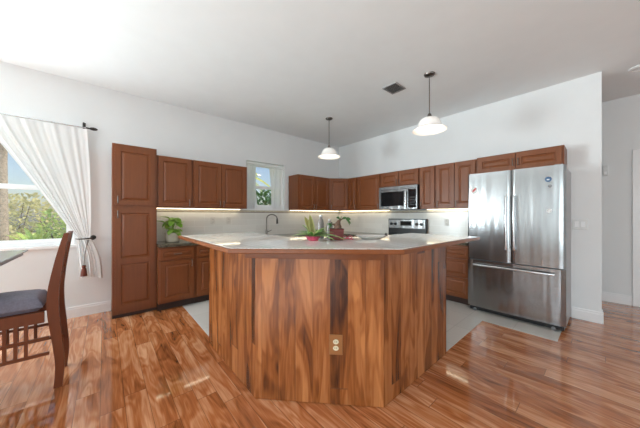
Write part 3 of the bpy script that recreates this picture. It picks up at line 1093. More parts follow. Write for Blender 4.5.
for x in (rx0 + 0.07, rx1 - 0.07):
    m.tube([(x, -0.69, 0.80), (x, -0.65, 0.80)], 0.009, 8)
m.build('handle', M['steel2'], od, True)
m = MB(); m.box(rx0 + 0.003, rx1 - 0.003, -0.65, -0.6205, 0.05, 0.24, 0.004); m.build('storage_drawer', M['steel'], rg)

# ------------------------------------------------------------------ pendant lights
def pendant(x, y, label):
    r = thing('pendant_light', label, 'pendant light', (x, y, H - 0.001), 'pendant lights')
    m = MB(); m.lathe([(0.0, H - 0.026), (0.03, H - 0.026), (0.055, H - 0.016), (0.062, H - 0.001)], (x, y, 0), 28); m.build('ceiling_canopy', M['nickel'], r, True)
    m = MB(); m.tube([(x, y, H - 0.026), (x, y, 2.44)], 0.0055, 8); m.build('rod', M['nickel'], r, True)
    m = MB(); m.lathe([(0.0, 2.462), (0.014, 2.462), (0.02, 2.45), (0.028, 2.425), (0.03, 2.41), (0.0, 2.41)], (x, y, 0), 20); m.build('socket_cap', M['nickel'], r, True)
    out = [(0.028, 2.418), (0.06, 2.412), (0.09, 2.398), (0.112, 2.375), (0.125, 2.345), (0.134, 2.318), (0.148, 2.298), (0.172, 2.280), (0.194, 2.268)]
    inn = [(a - 0.004, b - 0.006) for a, b in out[::-1]]
    m = MB(); m.lathe(out + inn, (x, y, 0), 48)
    sh = m.build('glass_shade', M['shade'], r, True)
    bulb_m = M.setdefault('bulb', emit('bulb_glow', (1.0, 0.88, 0.7, 1), 5.0))
    m = MB(); m.lathe([(0.0, 2.315), (0.014, 2.318), (0.026, 2.335), (0.028, 2.352), (0.018, 2.38), (0.014, 2.409), (0, 2.4095)], (x, y, 0), 20); m.build('bulb', bulb_m, r, True)
    d = bpy.data.lights.new('pendant_bulb', 'POINT'); d.energy = 1.6; d.color = (1.0, 0.88, 0.72); d.shadow_soft_size = 0.03
    o = bpy.data.objects.new('bulb_light', d); COL.objects.link(o); o.parent = r; o.location = (0, 0, 2.29 - (H - 0.001))


pendant(1.148, -1.436, 'white glass pendant light hanging near the kitchen corner')
pendant(2.905, -1.455, 'white glass pendant light hanging beside the ceiling vent, toward the refrigerator')

# ceiling vent
vc = Vector((2.452, -1.488))
r = thing('ceiling_vent', 'dark grey square air vent in the ceiling', 'vent', (vc.x, vc.y, H - 0.001))
vx, vy = 0.102, 0.118
m = MB()
for a in ((-vx, vx, -vy, -vy + 0.014), (-vx, vx, vy - 0.014, vy), (-vx, -vx + 0.014, -vy + 0.014, vy - 0.014), (vx - 0.014, vx, -vy + 0.014, vy - 0.014)):
    m.box(vc.x + a[0], vc.x + a[1], vc.y + a[2], vc.y + a[3], H - 0.012, H - 0.0006, 0.002)
m.build('frame', M['vent'], r)
m = MB(); m.box(vc.x - vx + 0.014, vc.x + vx - 0.014, vc.y - vy + 0.014, vc.y + vy - 0.014, H - 0.003, H - 0.0008); m.build('backing', M['ventd'], r)
for i in range(9):
    xx = vc.x - vx + 0.026 + i * 0.0188
    m = MB(); m.prism([(xx - 0.007, H - 0.004), (xx - 0.005, H - 0.004), (xx + 0.007, H - 0.011), (xx + 0.005, H - 0.011)], vc.y - vy + 0.014, vc.y + vy - 0.014, 0, lambda a, b, c: (a, c, b)); m.build('slat', M['vent'], r)

# round ceiling fixture near the hall
r = thing('ceiling_light', 'small round white light fixture on the hall ceiling', 'ceiling light', (4.53, 0.2, H - 0.001))
m = MB(); m.lathe([(0.085, H - 0.001), (0.085, H - 0.012), (0.06, H - 0.02), (0.06, H - 0.001)], (4.53, 0.2, 0), 32); m.build('trim_ring', M['trim'], r, True)
m = MB(); m.lathe([(0.0, H - 0.018), (0.045, H - 0.015), (0.0595, H - 0.008), (0.0595, H - 0.001)], (4.53, 0.2, 0), 32); m.build('diffuser', M['white'], r, True)
r = thing('wall_sensor', 'tiny white sensor box high on the hall wall', 'sensor', (4.275, YH - 0.001, 1.93))
m = MB(); m.box(4.25, 4.30, YH - 0.022, YH - 0.001, 1.84, 1.99, 0.005); m.build('housing', M['white'], r)
m = MB(); m.box(4.262, 4.288, YH - 0.025, YH - 0.0222, 1.86, 1.90, 0.001); m.build('button', M['trim'], r)

# ------------------------------------------------------------------ dining window curtain
CX = 0.075
cr = thing('curtain_rod', 'thin grey curtain rod with dark finial above the dining window', 'curtain rod', (CX, -5.4, 2.335))
m = MB(); m.tube([(CX, -6.7, 2.335), (CX, -4.53, 2.335)], 0.0085, 10); m.build('rod', M['steel2'], cr, True)
m = MB(); m.tube([(CX, -4.53, 2.335), (CX, -4.50, 2.335)], 0.0095, 10)
m.tube([(CX, -4.50, 2.335), (CX, -4.485, 2.335), (CX, -4.46, 2.335), (CX, -4.435, 2.335), (CX, -4.42, 2.335)], [0.008, 0.016, 0.022, 0.016, 0.004], 12)
m.build('finial', M['bronze'], cr, True)
m = MB(); m.box(WX + 0.001, WX + 0.006, -4.565, -4.535, 2.30, 2.42, 0.002)
m.tube([(WX + 0.004, -4.55, 2.40), (CX * 0.6, -4.55, 2.40), (CX, -4.55, 2.38), (CX, -4.55, 2.352), (CX, -4.55, 2.322)], 0.008, 8)
m.build('bracket', M['bronze'], cr, True)


def drape(name, label, rows, folds, amp, mat, seed=0, thick=0.002):
    """rows: list of (z, y_left, y_right, x, amp_scale) sampled finely; folds run down the cloth"""
    m = MB()
    n = folds * 10
    rnd = random.Random(seed)
    ph = [rnd.uniform(-0.5, 0.5) for _ in range(folds + 2)]
    am = [rnd.uniform(0.3, 1.5) for _ in range(folds + 3)]
    grid = []
    for (pts, a) in rows:
        row = []
        for i in range(n + 1):
            s = i / n
            k = s * folds
            f = math.sin(2 * PI * (k + 0.35 * math.sin(1.7 * k + seed))) * (am[int(k)] * (1 - k % 1) + am[int(k) + 1] * (k % 1)) * 0.8 + 0.3 * math.sin(4.3 * PI * k + 1.3)
            y, z, x = pts(s)
            row.append(m.bm.verts.new((x + f * amp * a, y, z)))
        grid.append(row)
    for r0, r1 in zip(grid, grid[1:]):
        for i in range(n):
            m.bm.faces.new((r0[i], r0[i + 1], r1[i + 1], r1[i]))
    return m, label


ct_root = thing('curtain', 'long white curtain gathered to one side of the dining window by a tie', 'curtain', (CX, -4.5, 0.46))
rows = []
NT_ = 26
for j in range(NT_ + 1):
    t = j / NT_
    def pts(s, t=t):
        yt = -5.36 + s * 0.84
        yb = -4.615 + s * 0.125
        # the outer edge falls straight and then drops into the tie
        e = t ** (1.0 + 0.35 * s)
        zt, zb = 2.318, 0.99
        z = zt + (zb - zt) * t + 0.05 * math.sin(PI * t) * (1 - s) * 0.4
        y = yt + (yb - yt) * (e if s > 0.02 else t)
        y += 0.02 * math.sin(PI * t) * s
        return y, z, CX + 0.005
    rows.append((pts, 1.0 - 0.55 * t))
m, _ = drape('cloth', '', rows, 7, 0.011, M['curtain'], 3)
m.build('upper_drape', M['curtain'], ct_root, True)
rows = []
for j in range(13):
    t = j / 12
    def pts(s, t=t):
        sp = 0.13 + 0.085 * math.sin(min(1, t * 1.4) * PI / 2)
        y = -4.615 + s * sp + 0.028 * t
        z = 0.99 + (0.47 - 0.99) * t + 0.03 * t * math.sin(3 * s + 0.5)
        return y, z, CX + 0.005
    rows.append((pts, 0.45 + 0.75 * t))
m, _ = drape('cloth', '', rows, 4, 0.022, M['curtain'], 5)
m.build('lower_drape', M['curtain'], ct_root, True)
# hold-back arm and its tassel
hb = thing('curtain_holdback', 'dark metal curtain holdback arm on the wall beside the dining window', 'curtain holdback', (WX + 0.001, -4.47, 0.975))
m = MB(); m.lathe([(0.0, 0), (0.028, 0.0), (0.028, 0.008), (0.012, 0.012), (0.010, 0.10), (0.0, 0.10)], (WX + 0.001, -4.465, 0.977), 16, 'x'); m.build('wall_mount', M['bronze'], hb, True)
m = MB(); m.tube([(0.06, -4.465, 0.977), (0.105, -4.47, 0.977), (0.13, -4.50, 0.976), (0.135, -4.55, 0.972), (0.13, -4.60, 0.972), (0.12, -4.62, 0.977)], [0.007, 0.008, 0.008, 0.007, 0.006, 0.004], 10); m.build('arm', M['bronze'], hb, True)
m = MB(); m.lathe([(0.0, 0.10), (0.018, 0.103), (0.024, 0.113), (0.018, 0.125), (0.0, 0.128)], (WX + 0.001, -4.465, 0.977), 18, 'x'); m.build('knob', M['bronze'], hb, True)
ts = thing('curtain_tassel', 'brown tassel on a grey cord hanging from the curtain tie', 'tassel', (0.14, -4.545, 0.60))
m = MB(); m.tube([(0.135, -4.515, 0.962), (0.138, -4.525, 0.87), (0.140, -4.54, 0.78), (0.140, -4.545, 0.655)], 0.0075, 8); m.tube([(0.125, -4.50, 0.962), (0.130, -4.53, 0.86), (0.134, -4.55, 0.76), (0.138, -4.548, 0.655)], 0.006, 8); m.build('cord', M['cordm'], ts, True)
m = MB(); m.lathe([(0.0, 0.66), (0.016, 0.655), (0.02, 0.635), (0.014, 0.622), (0.022, 0.612), (0.028, 0.57), (0.032, 0.525), (0.0, 0.522)], (0.14, -4.545, 0), 18); m.build('tassel_head', M['tasselm'], ts, True)

# sheer curtains in the sink window
sx = WX - 0.02
r = thing('tension_rod', 'thin white tension rod across the top of the sink window', 'curtain rod', (sx, -2.0, 2.19))
m = MB(); m.tube([(sx, W2[0] + 0.001, 2.19), (sx, W2[1] - 0.001, 2.19)], 0.006, 8); m.build('rod', M['white'], r, True)
for lab, yt0, yt1, yb0, yb1, sd in (('sheer white curtain on the pantry side of the sink window', W2[0] + 0.01, -2.20, W2[0] + 0.012, -2.17, 1), ('sheer white curtain on the corner side of the sink window', -1.93, W2[1] - 0.075, -1.88, W2[1] - 0.09, 2)):
    rr_ = thing('sheer_curtain', lab, 'curtain', (sx, (yt0 + yt1) / 2, 1.40), 'sink window sheers')
    rows = []
    for j in range(17):
        t = j / 16
        def pts(s, t=t):
            mid = 0.02 * math.sin(PI * min(1, t * 1.05))
            a = yt0 + (yb0 - yt0) * t + (mid if sd == 2 else 0)
            b = yt1 + (yb1 - yt1) * t - (mid if sd == 1 else 0)
            return a + (b - a) * s, 2.205 + (1.395 - 2.205) * t, sx
        rows.append((pts, 0.7 + 0.3 * t))
    m, _ = drape('cloth', '', rows, 5, 0.012, M['sheer'], sd)
    m.build('cloth', M['sheer'], rr_, True)

# ------------------------------------------------------------------ dining chair
ch = thing('dining_chair', 'dark reddish wooden counter-height chair with navy cushion at the table', 'chair', (1.457, -4.80, 0.0))
XA, XB = 1.288, 1.645                   # outer faces of the legs


def post_section(x0, x1):
    key = [(0.0, -4.616, 0.044), (0.16, -4.606, 0.047), (0.34, -4.620, 0.052), (0.55, -4.640, 0.060), (0.70, -4.640, 0.058), (0.90, -4.614, 0.046), (1.06, -4.585, 0.034), (1.125, -4.572, 0.026)]
    def sec(i):
        z, y, d = key[i] if isinstance(i, int) else i
        return [(x0, y - d / 2, z), (x1, y - d / 2, z), (x1, y + d / 2, z), (x0, y + d / 2, z)]
    # smooth the key points
    out = []
    for i in range(len(key) - 1):
        for k in range(4):
            t = k / 4
            p = [key[max(i - 1, 0)], key[i], key[i + 1], key[min(i + 2, len(key) - 1)]]
            v = []
            for c in range(3):
                a, b, c_, d = (q[c] for q in p)
                v.append(0.5 * (2 * b + (c_ - a) * t + (2 * a - 5 * b + 4 * c_ - d) * t * t + (3 * b - a - 3 * c_ + d) * t ** 3))
            out.append(tuple(v))
    out.append(key[-1])
    return sec, out


for x0, x1 in ((XB - 0.036, XB), (XA, XA + 0.036)):
    sec, ks = post_section(x0, x1)
    m = MB(); m.sweep(sec, ks); m.build('leg', M['chair'], ch, True)
YFL = -5.10
for x0, x1 in ((XB - 0.042, XB), (XA, XA + 0.042)):
    m = MB(); m.box(x0, x1, YFL - 0.022, YFL + 0.022, 0.0, 0.57, 0.003); m.build('leg', M['chair'], ch)
m = MB()
m.box(XB - 0.03, XB - 0.006, YFL + 0.022, -4.684, 0.49, 0.570, 0.002)
m.box(XA + 0.006, XA + 0.03, YFL + 0.022, -4.684, 0.49, 0.570, 0.002)
m.box(XA + 0.042, XB - 0.042, YFL - 0.012, YFL + 0.012, 0.49, 0.570, 0.002)
m.box(XA + 0.036, XB - 0.036, -4.665, -4.643, 0.49, 0.570, 0.002)
m.build('seat_frame', M['chair'], ch)
for xs in (XB - 0.026, XA + 0.010):
    for z0, z1 in ((0.366, 0.384), (0.250, 0.272)):
        m = MB(); m.box(xs, xs + 0.016, YFL + 0.022, -4.66, z0, z1, 0.001); m.build('side_rail', M['chair'], ch)
    for y in (-4.77, -4.817, -4.865, -4.912, -4.96):
        m = MB(); m.box(xs + 0.002, xs + 0.014, y - 0.009, y + 0.009, 0.272, 0.4895); m.build('slat', M['chair'], ch)
m = MB(); m.box(XA + 0.036, XB - 0.036, -4.63, -4.612, 0.245, 0.275, 0.002); m.build('stretcher', M['chair'], ch)
m = MB(); m.box(XA + 0.042, XB - 0.042, YFL - 0.009, YFL + 0.009, 0.245, 0.275, 0.002); m.build('stretcher', M['chair'], ch)
# cushion, softly domed
m = MB()
nu, nv = 14, 16
def cush(u, v, top):
    x = XA + 0.004 + (XB - XA - 0.008) * u
    y = YFL - 0.03 + (-4.69 - YFL + 0.03) * v
    e = min(u, 1 - u, v, 1 - v)
    rnd = math.sqrt(max(0.0, 1 - (1 - min(1, e / 0.14)) ** 2))
    dome = (1 - (2 * u - 1) ** 2) * (1 - (2 * v - 1) ** 2)
    if top:
        return (x, y, 0.615 + 0.055 * rnd + 0.03 * dome)
    return (x, y, 0.615 - 0.0445 * (0.25 + 0.75 * rnd) if e > 0 else 0.615 - 0.0445 * 0.25)
tv = [[m.bm.verts.new(cush(i / nu, j / nv, True)) for j in range(nv + 1)] for i in range(nu + 1)]
bv = [[m.bm.verts.new(cush(i / nu, j / nv, False)) for j in range(nv + 1)] for i in range(nu + 1)]
for i in range(nu):
    for j in range(nv):
        m.bm.faces.new((tv[i][j], tv[i + 1][j], tv[i + 1][j + 1], tv[i][j + 1]))
        m.bm.faces.new((bv[i][j], bv[i][j + 1], bv[i + 1][j + 1], bv[i + 1][j]))
for i in range(nu):
    m.bm.faces.new((tv[i][0], bv[i][0], bv[i + 1][0], tv[i + 1][0]))
    m.bm.faces.new((tv[i][nv], tv[i + 1][nv], bv[i + 1][nv], bv[i][nv]))
for j in range(nv):
    m.bm.faces.new((tv[0][j], tv[0][j + 1], bv[0][j + 1], bv[0][j]))
    m.bm.faces.new((tv[nu][j], bv[nu][j], bv[nu][j + 1], tv[nu][j + 1]))
m.build('seat_cushion', M['cush'], ch, True)
# back: rails and slats between the posts, following their lean
yb = lambda z: -4.640 + (z - 0.70) * 0.160
for z0, z1, nm in ((1.045, 1.12, 'crest_rail'), (0.80, 0.835, 'back_rail')):
    m = MB(); a, b = yb(z0) + 0.0, yb(z1) + 0.0
    m.sweep(lambda t: [(XA + 0.036, t[1] - 0.011, t[0]), (XB - 0.036, t[1] - 0.011, t[0]), (XB - 0.036, t[1] + 0.011, t[0]), (XA + 0.036, t[1] + 0.011, t[0])], [(z0, a), (z1, b)])
    m.build(nm, M['chair'], ch)
for i in range(5):
    xc = XA + 0.036 + (XB - XA - 0.072) * (i + 0.5) / 5
    m = MB()
    m.sweep(lambda t: [(xc - 0.012, t[1] - 0.006, t[0]), (xc + 0.012, t[1] - 0.006, t[0]), (xc + 0.012, t[1] + 0.006, t[0]), (xc - 0.012, t[1] + 0.006, t[0])], [(0.835, yb(0.835)), (0.94, yb(0.94)), (1.045, yb(1.045))])
    m.build('back_slat', M['chair'], ch)

# ------------------------------------------------------------------ dining table
tb = thing('dining_table', 'counter-height dining table with pale glassy top, in front of the window', 'table', (1.3, -5.5, 0.0))
m = MB(); m.box(0.50, 2.35, -6.05, -4.930, 0.903, 0.918, 0.004); m.build('glass_top', M['tabtop'], tb)
m = MB()
m.box(0.53, 2.32, -5.03, -4.958, 0.868, 0.902); m.box(0.53, 2.32, -6.02, -5.95, 0.868, 0.902)
m.box(0.53, 0.60, -5.95, -5.03, 0.868, 0.902); m.box(2.25, 2.32, -5.95, -5.03, 0.868, 0.902); m.box(1.20, 1.65, -5.95, -5.03, 0.868, 0.902)
m.build('table_frame', M['tabwood'], tb)
m = MB()
m.box(0.72, 2.13, -5.045, -5.02, 0.835, 0.8675); m.box(0.72, 2.13, -5.96, -5.935, 0.835, 0.8675)
m.box(0.72, 0.745, -5.935, -5.045, 0.835, 0.8675); m.box(2.105, 2.13, -5.935, -5.045, 0.835, 0.8675)
m.build('apron', M['tabwood'], tb)
m = MB(); m.box(1.25, 1.60, -5.70, -5.30, 0.06, 0.8675, 0.01); m.build('pedestal', M['tabwood'], tb)
m = MB(); m.box(1.05, 1.80, -5.90, -5.15, 0.0, 0.06, 0.01); m.build('base', M['tabwood'], tb)

# ------------------------------------------------------------------ plants and things on the counters
# pothos in a cream pot beside the pantry
px_, py_ = 0.20, -3.62
r = thing('potted_pothos', 'bright green leafy plant in a cream pot on the worktop beside the pantry', 'plant', (px_, py_, 0.881))
m = MB(); m.lathe([(0.0, 0.8812), (0.075, 0.8812), (0.09, 0.90), (0.105, 1.0), (0.112, 1.012), (0.104, 1.012), (0.098, 1.0), (0.0, 0.992)], (px_, py_, 0), 32); m.build('pot', M['cream'], r, True)
rnd = random.Random(11)
for i in range(26):
    a = rnd.uniform(0, 2 * PI)
    hh = rnd.uniform(1.0, 1.22)
    rad = rnd.uniform(0.02, 0.13) * (1 if math.cos(a) > -0.3 else 0.5)
    bx, by = px_ + math.cos(a) * rad, py_ + math.sin(a) * rad
    m = MB()
    m.leaf((bx, by, hh), (math.cos(a) * 0.8 + 0.3, math.sin(a) * 0.8 - 0.2, rnd.uniform(-0.5, 0.7)), rnd.uniform(0.10, 0.15), rnd.uniform(0.075, 0.11), 0.35, 0.25)
    m.tube([(px_ + rnd.uniform(-0.03, 0.03), py_ + rnd.uniform(-0.03, 0.03), 0.99), ((bx + px_) / 2, (by + py_) / 2, (hh + 1.0) / 2 + 0.03), (bx, by, hh)], 0.002, 5)
    m.build('leaf', M['pothos'], r, True)

ZT = 1.0655
# strappy plant in a pink-wrapped pot on the island
cx_, cy_ = 2.800, -3.150
r = thing('potted_spider_plant', 'strappy green plant with striped leaves in a pink wrapped pot on the island', 'plant', (cx_, cy_, ZT))
m = MB(); m.lathe([(0.0, ZT), (0.040, ZT), (0.052, ZT + 0.018), (0.064, ZT + 0.034), (0.056, ZT + 0.034), (0.044, ZT + 0.02), (0, ZT + 0.018)], (cx_, cy_, 0), 13); m.build('foil_wrap', M['foil'], r)
rgt = Vector((0.656, 0.755, 0)); fwd = Vector((-0.755, 0.656, 0))
rn = random.Random(4)
spec = [(-1, 0.1, 0.55, 0.17, 0.020, 0.25), (-0.9, -0.5, 0.3, 0.14, 0.020, 0.3), (0.95, -0.55, 0.36, 0.29, 0.028, 0.36), (1, -0.40, 0.46, 0.26, 0.026, 0.42), (0.85, -0.9, 0.34, 0.24, 0.026, 0.38)]
for k in range(30):
    a = rn.uniform(0, 2 * PI)
    spec.append((math.cos(a), math.sin(a) - 0.3, rn.uniform(0.35, 1.3), rn.uniform(0.11, 0.19), rn.uniform(0.028, 0.042), rn.uniform(0.2, 0.5)))
for dr_, df, dz_, L, wd, dp in spec:
    dp = min(dp, dz_ / math.sqrt(dr_ * dr_ + df * df + dz_ * dz_) + 0.010 / L)
    m = MB(); m.leaf(Vector((cx_, cy_, ZT + 0.024)), rgt * dr_ + fwd * df + Vector((0, 0, dz_)), L, wd, dp, 0.3, 9); m.build('leaf', M['spider'], r, True)
for dr_, L, wd in ((-0.40, 0.185, 0.05), (-0.15, 0.19, 0.045), (-0.25, 0.15, 0.04)):
    m = MB(); m.leaf(Vector((cx_, cy_, ZT + 0.024)), rgt * dr_ + fwd * 0.2 + Vector((0, 0, 1)), L, wd, 0.05, 0.3, 7, side=rgt * 0.9 + fwd * 0.4); m.build('sword_leaf', M['sword'], r, True)

# two pale bottles behind the strappy plant
for (qx, qy, hh, lab) in ((2.70, -2.985, 0.195, 'taller pale grey glass bottle behind the strappy island plant'), (2.755, -2.935, 0.160, 'shorter pale grey glass bottle next to the red planter')):
    r = thing('glass_bottle', lab, 'bottle', (qx, qy, ZT), 'pale bottles on the island')
    m = MB(); m.lathe([(0, ZT), (0.024, ZT), (0.026, ZT + 0.01), (0.026, ZT + hh * 0.62), (0.021, ZT + hh * 0.78), (0.013, ZT + hh * 0.86), (0.013, ZT + hh * 0.93)], (qx, qy, 0), 20); m.build('bottle_body', M['paleglass'], r, True)
    m = MB(); m.lathe([(0, ZT + hh * 0.93 + 0.0004), (0.015, ZT + hh * 0.93 + 0.0004), (0.015, ZT + hh), (0, ZT + hh)], (qx, qy, 0), 16); m.build('stopper', M['dish'], r, True)

# bonsai-like succulent in a dark red square planter
bx_, by_ = 2.885, -2.985
r = thing('potted_bonsai', 'small thick-stemmed plant in a square dark red planter on the island', 'plant', (bx_, by_, ZT))
m = MB()
def sq(h, z):
    c = [(-h, -h), (h, -h), (h, h), (-h, h)]
    return [(bx_ + rgt.x * a + fwd.x * b, by_ + rgt.y * a + fwd.y * b, z) for a, b in c]
m.sweep(lambda t: sq(*t), [(0.047, ZT), (0.050, ZT + 0.006), (0.054, ZT + 0.080), (0.056, ZT + 0.088), (0.049, ZT + 0.088), (0.047, ZT + 0.078)])
m.build('planter', M['redpot'], r)
m = MB(); m.sweep(lambda t: sq(*t), [(0.0465, ZT + 0.0785), (0.0465, ZT + 0.082), (0.03, ZT + 0.090)]); m.build('soil', M['soil'], r)
V = lambda a, b, c: (bx_ + rgt.x * a + fwd.x * b, by_ + rgt.y * a + fwd.y * b, ZT + c)
m = MB()
m.tube([V(0.01, 0, 0.085), V(0.015, 0, 0.105), V(0.012, 0, 0.125), V(0.02, 0, 0.145), V(0.03, 0, 0.160)], [0.032, 0.027, 0.022, 0.014, 0.006], 9)
m.tube([V(0.0, 0, 0.10), V(-0.02, 0.0, 0.122), V(-0.035, 0.0, 0.118)], [0.012, 0.008, 0.004], 7)
m.tube([V(0.022, 0, 0.146), V(0.05, 0, 0.166), V(0.075, 0, 0.168)], [0.006, 0.005, 0.003], 7)
m.build('stem', M['bark'], r, True)
for (a, b, c, dr_, dz_, L, wd) in ((0.03, 0, 0.162, -0.4, 0.3, 0.045, 0.022), (0.03, 0, 0.162, 0.2, 0.6, 0.035, 0.02), (0.045, 0, 0.166, 0.6, 0.35, 0.04, 0.022), (0.075, 0, 0.168, 1, 0.1, 0.04, 0.028), (0.075, 0, 0.168, 0.7, -0.5, 0.05, 0.03), (0.08, 0, 0.165, 0.5, -0.9, 0.05, 0.026), (-0.035, 0, 0.118, -0.8, 0.3, 0.04, 0.022), (-0.035, 0, 0.116, -0.7, -0.5, 0.035, 0.022), (-0.03, 0, 0.12, -0.2, 0.5, 0.03, 0.02)):
    m = MB(); m.leaf(V(a, b, c), rgt * dr_ + fwd * -0.25 + Vector((0, 0, dz_)), L, wd, 0.25, 0.25, 5, side=fwd * 0.5 + Vector((0, 0, 0.85)) if abs(dz_) < 0.7 else None); m.build('leaf', M['darkleaf'], r, True)
# pink ribbon bow beside the planter
r = thing('ribbon_bow', 'small pink ribbon bow lying beside the red planter', 'ribbon', (2.92, -2.90, ZT))
m = MB()
for s_ in (-1, 1):
    m.tube([(2.932, -2.907, ZT + 0.012), tuple(Vector((2.932, -2.907, ZT + 0.03)) + rgt * 0.02 * s_), tuple(Vector((2.932, -2.907, ZT + 0.022)) + rgt * 0.04 * s_), tuple(Vector((2.932, -2.907, ZT + 0.006)) + rgt * 0.025 * s_), (2.932, -2.907, ZT + 0.011)], 0.0045, 6)
m.build('loop', M['foil'], r, True)
m = MB(); m.tube([tuple(Vector((2.932, -2.907, ZT + 0.0045)) - fwd * 0.02), (2.932, -2.907, ZT + 0.008), tuple(Vector((2.932, -2.907, ZT + 0.0045)) + rgt * 0.045 - fwd * 0.02)], 0.0035, 6); m.build('tail', M['foil'], r, True)

# shallow oval dish with a twig-like handle on the island
gx, gy = 3.005, -2.70
r = thing('serving_dish', 'shallow grey oval dish on the island, between the red planter and the range', 'dish', (gx, gy, ZT))
m = MB()
m.lathe([(0.0, 0.0), (0.075, 0.0), (0.10, 0.010), (0.128, 0.024), (0.131, 0.026), (0.126, 0.027), (0.098, 0.0145), (0.07, 0.006), (0.0, 0.005)], (0, 0, 0), 40, 'z', 1.0, 0.62)
an = math.atan2(rgt.y, rgt.x)
bmesh.ops.rotate(m.bm, cent=(0, 0, 0), matrix=Matrix.Rotation(an, 3, 'Z'), verts=m.bm.verts[:])
bmesh.ops.translate(m.bm, vec=(gx, gy, ZT), verts=m.bm.verts[:])
m.build('bowl', M['dish'], r, True)
m = MB(); q = Vector((gx, gy, ZT)) + rgt * 0.122
m.tube([tuple(q + Vector((0, 0, 0.0262)) - fwd * 0.03), tuple(q + Vector((0, 0, 0.045))), tuple(q + Vector((0, 0, 0.0262)) + fwd * 0.03)], 0.004, 8); m.build('handle', M['bronze'], r, True)

# gooseneck faucet at the sink
fx_, fy_ = 0.10, -2.06
r = thing('kitchen_faucet', 'dark gooseneck faucet with pull-down head below the sink window', 'faucet', (fx_, fy_, 0.881))
m = MB(); m.lathe([(0.0, 0.8812), (0.030, 0.8812), (0.028, 0.90), (0.020, 0.915), (0.019, 0.99), (0.0, 0.99)], (fx_, fy_, 0), 20); m.build('base', M['nickel'], r, True)
m = MB()
pts = [(fx_, fy_, 0.985), (fx_, fy_, 1.19)]
for k in range(13):
    a = PI - PI * k / 12 * 0.98
    pts.append((fx_ + 0.5 * (0.095 + 0.095 * math.cos(a)), fy_ + 0.9 * (0.095 + 0.095 * math.cos(a)), 1.19 + 0.085 * math.sin(a)))
m.tube(pts, 0.0115, 12); m.build('neck', M['nickel'], r, True)
m = MB(); ex, ey = pts[-1][0], pts[-1][1]
m.tube([(ex, ey, 1.20), (ex, ey, 1.17), (ex, ey, 1.10)], [0.0125, 0.017, 0.019], 14); m.build('spray_head', M['bronze'], r, True)
m = MB(); m.tube([(fx_ + 0.015, fy_ + 0.01, 0.95), (fx_ + 0.03, fy_ + 0.05, 0.965), (fx_ + 0.04, fy_ + 0.085, 0.985)], [0.009, 0.007, 0.005], 8); m.build('lever', M['nickel'], r, True)

# ------------------------------------------------------------------ garden outside
m = MB(); m.box(-30, WX - 0.4, -26, 22, -0.5, -0.35); o = struct(m, 'lawn', M['lawn'])


def shrub(label, x, y, rx, ry, h, mat, n, seed, ls=(0.10, 0.2), z0=-0.35, kind='garden_shrub'):
    r = thing(kind, label, 'shrub', (x, y, z0), 'garden shrubs')
    rn = random.Random(seed)
    m = MB()
    for k in range(5):
        a = rn.uniform(0, 2 * PI)
        m.tube([(x, y, z0), (x + math.cos(a) * rx * 0.3, y + math.sin(a) * ry * 0.3, z0 + h * 0.45), (x + math.cos(a) * rx * 0.6, y + math.sin(a) * ry * 0.6, z0 + h * 0.8)], [0.03, 0.02, 0.006], 6)
    m.build('branches', M['bark'], r, True)
    m = MB()
    for k in range(n):
        while True:
            p = Vector((rn.uniform(-1, 1), rn.uniform(-1, 1), rn.uniform(-1, 1)))
            if 0.45 < p.length < 1:
                break
        bump_ = 0.82 + 0.18 * math.sin(5 * p.x + seed) * math.cos(4 * p.y + 2 * p.z)
        q = Vector((x + p.x * rx * bump_, y + p.y * ry * bump_, z0 + h * 0.5 + p.z * h * 0.5 * bump_))
        d = (p + Vector((rn.uniform(-1, 1), rn.uniform(-1, 1), rn.uniform(-0.6, 1))) * 0.8)
        m.leaf(q, d, rn.uniform(*ls), rn.uniform(*ls) * 0.5, 0.3, 0.2, 2)
    o = m.build('foliage', mat, r, False, False)
    o['kind'] = 'stuff'
    return r


shrub('pale green leafy shrub outside the dining window, beside the lawn', -4.6, -5.0, 0.9, 0.85, 1.85, M['shrub_a'], 1500, 1)
shrub('yellowish dry-looking shrub at the back of the garden', -8.6, -6.6, 1.3, 1.5, 2.6, M['shrub_b'], 1500, 2, (0.14, 0.26))
shrub('broad green shrub at the back of the garden, next to the yellowish one', -7.8, -3.4, 1.8, 1.5, 2.6, M['shrub_a'], 1500, 3, (0.14, 0.26))
shrub('low pale shrub growing close to the dining window', -1.6, -7.4, 0.6, 0.6, 1.35, M['shrub_b'], 900, 4)
shrub('dense dark green bush outside the sink window', -3.5, 0.0, 1.3, 1.7, 2.75, M['shrub_c'], 3200, 5, (0.10, 0.2))
shrub('tall dark green bush behind the one at the sink window', -8.0, 4.4, 2.2, 2.0, 3.0, M['shrub_c'], 2000, 6, (0.16, 0.3))

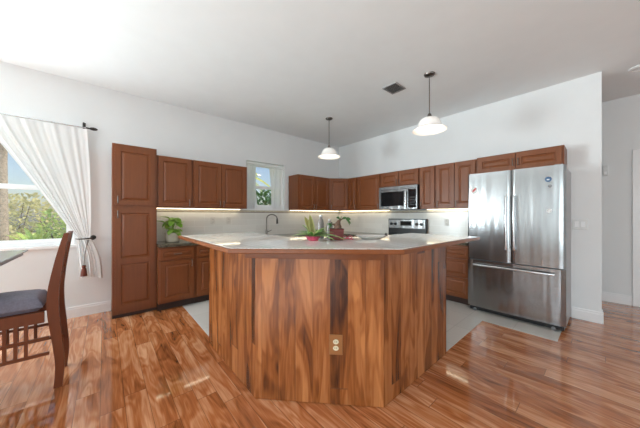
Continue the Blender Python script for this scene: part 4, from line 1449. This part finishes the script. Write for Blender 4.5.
# spiky rosette plant outside the dining window
ax, ay, az = -2.0, -5.22, -0.35
r = thing('agave_plant', 'spiky bright green rosette plant just outside the dining window', 'plant', (ax, ay, az))
m = MB(); m.tube([(ax, ay, az), (ax, ay, az + 0.55), (ax, ay, az + 1.0)], [0.07, 0.06, 0.05], 10); m.build('stem', M['trunk'], r, True)
rn = random.Random(21)
for k in range(30):
    a = k * 2.399
    el = 0.15 + 1.2 * (k / 30)
    m = MB(); m.leaf((ax, ay, az + 0.98), (math.cos(a) * math.cos(el), math.sin(a) * math.cos(el), math.sin(el)), rn.uniform(0.45, 0.62), 0.075, 0.22, 0.35, 6, tip=0.7); m.build('leaf', M['shrub_a'], r, True)


def palm(label, x, y, trunk_h, n, L, seed, mat, up=0.5):
    r = thing('palm_tree', label, 'palm tree', (x, y, -0.35), 'garden palms')
    m = MB()
    m.tube([(x, y, -0.35), (x + 0.05, y, trunk_h * 0.5), (x + 0.08, y + 0.05, trunk_h)], [0.15, 0.12, 0.10], 12); m.build('trunk', M['trunk'], r, True)
    rn = random.Random(seed)
    for k in range(n):
        a = k * 2 * PI / n + rn.uniform(-0.2, 0.2)
        el = rn.uniform(0.0, 1.0) * up + 0.15
        d = Vector((math.cos(a), math.sin(a), el)).normalized()
        top = Vector((x + 0.08, y + 0.05, trunk_h))
        m = MB()
        pts = []
        for i in range(13):
            t = i / 12
            pts.append(top + d * L * t - Vector((0, 0, 1)) * L * 0.62 * t * t)
        m.tube(pts, [0.018 * (1 - 0.8 * i / 12) for i in range(13)], 5)
        sd = d.cross(Vector((0, 0, 1))).normalized()
        for i in range(2, 36):
            t = i / 36
            p = top + d * L * t - Vector((0, 0, 1)) * L * 0.62 * t * t
            tan = (d - Vector((0, 0, 1)) * 1.24 * t).normalized()
            for s_ in (-1, 1):
                m.leaf(p, sd * s_ + tan * 0.6 + Vector((0, 0, -0.25)), 0.30 * L * (1 - 0.55 * t) * 0.6 + 0.05, 0.035, 0.25, 0.1, 2)
        m.build('frond', mat, r, False, False)
    return r


palm('palm with arching yellow-green fronds outside the dining window', -3.0, -7.25, 1.55, 12, 1.45, 3, M['frond'], 0.9)
palm('tall palm with a bare grey trunk outside the dining window', -5.9, -6.36, 5.2, 12, 1.9, 5, M['shrub_b'])
palm('sunlit yellowish palm outside the sink window', -7.2, 0.2, 3.1, 12, 1.8, 8, M['frond'], 0.8)
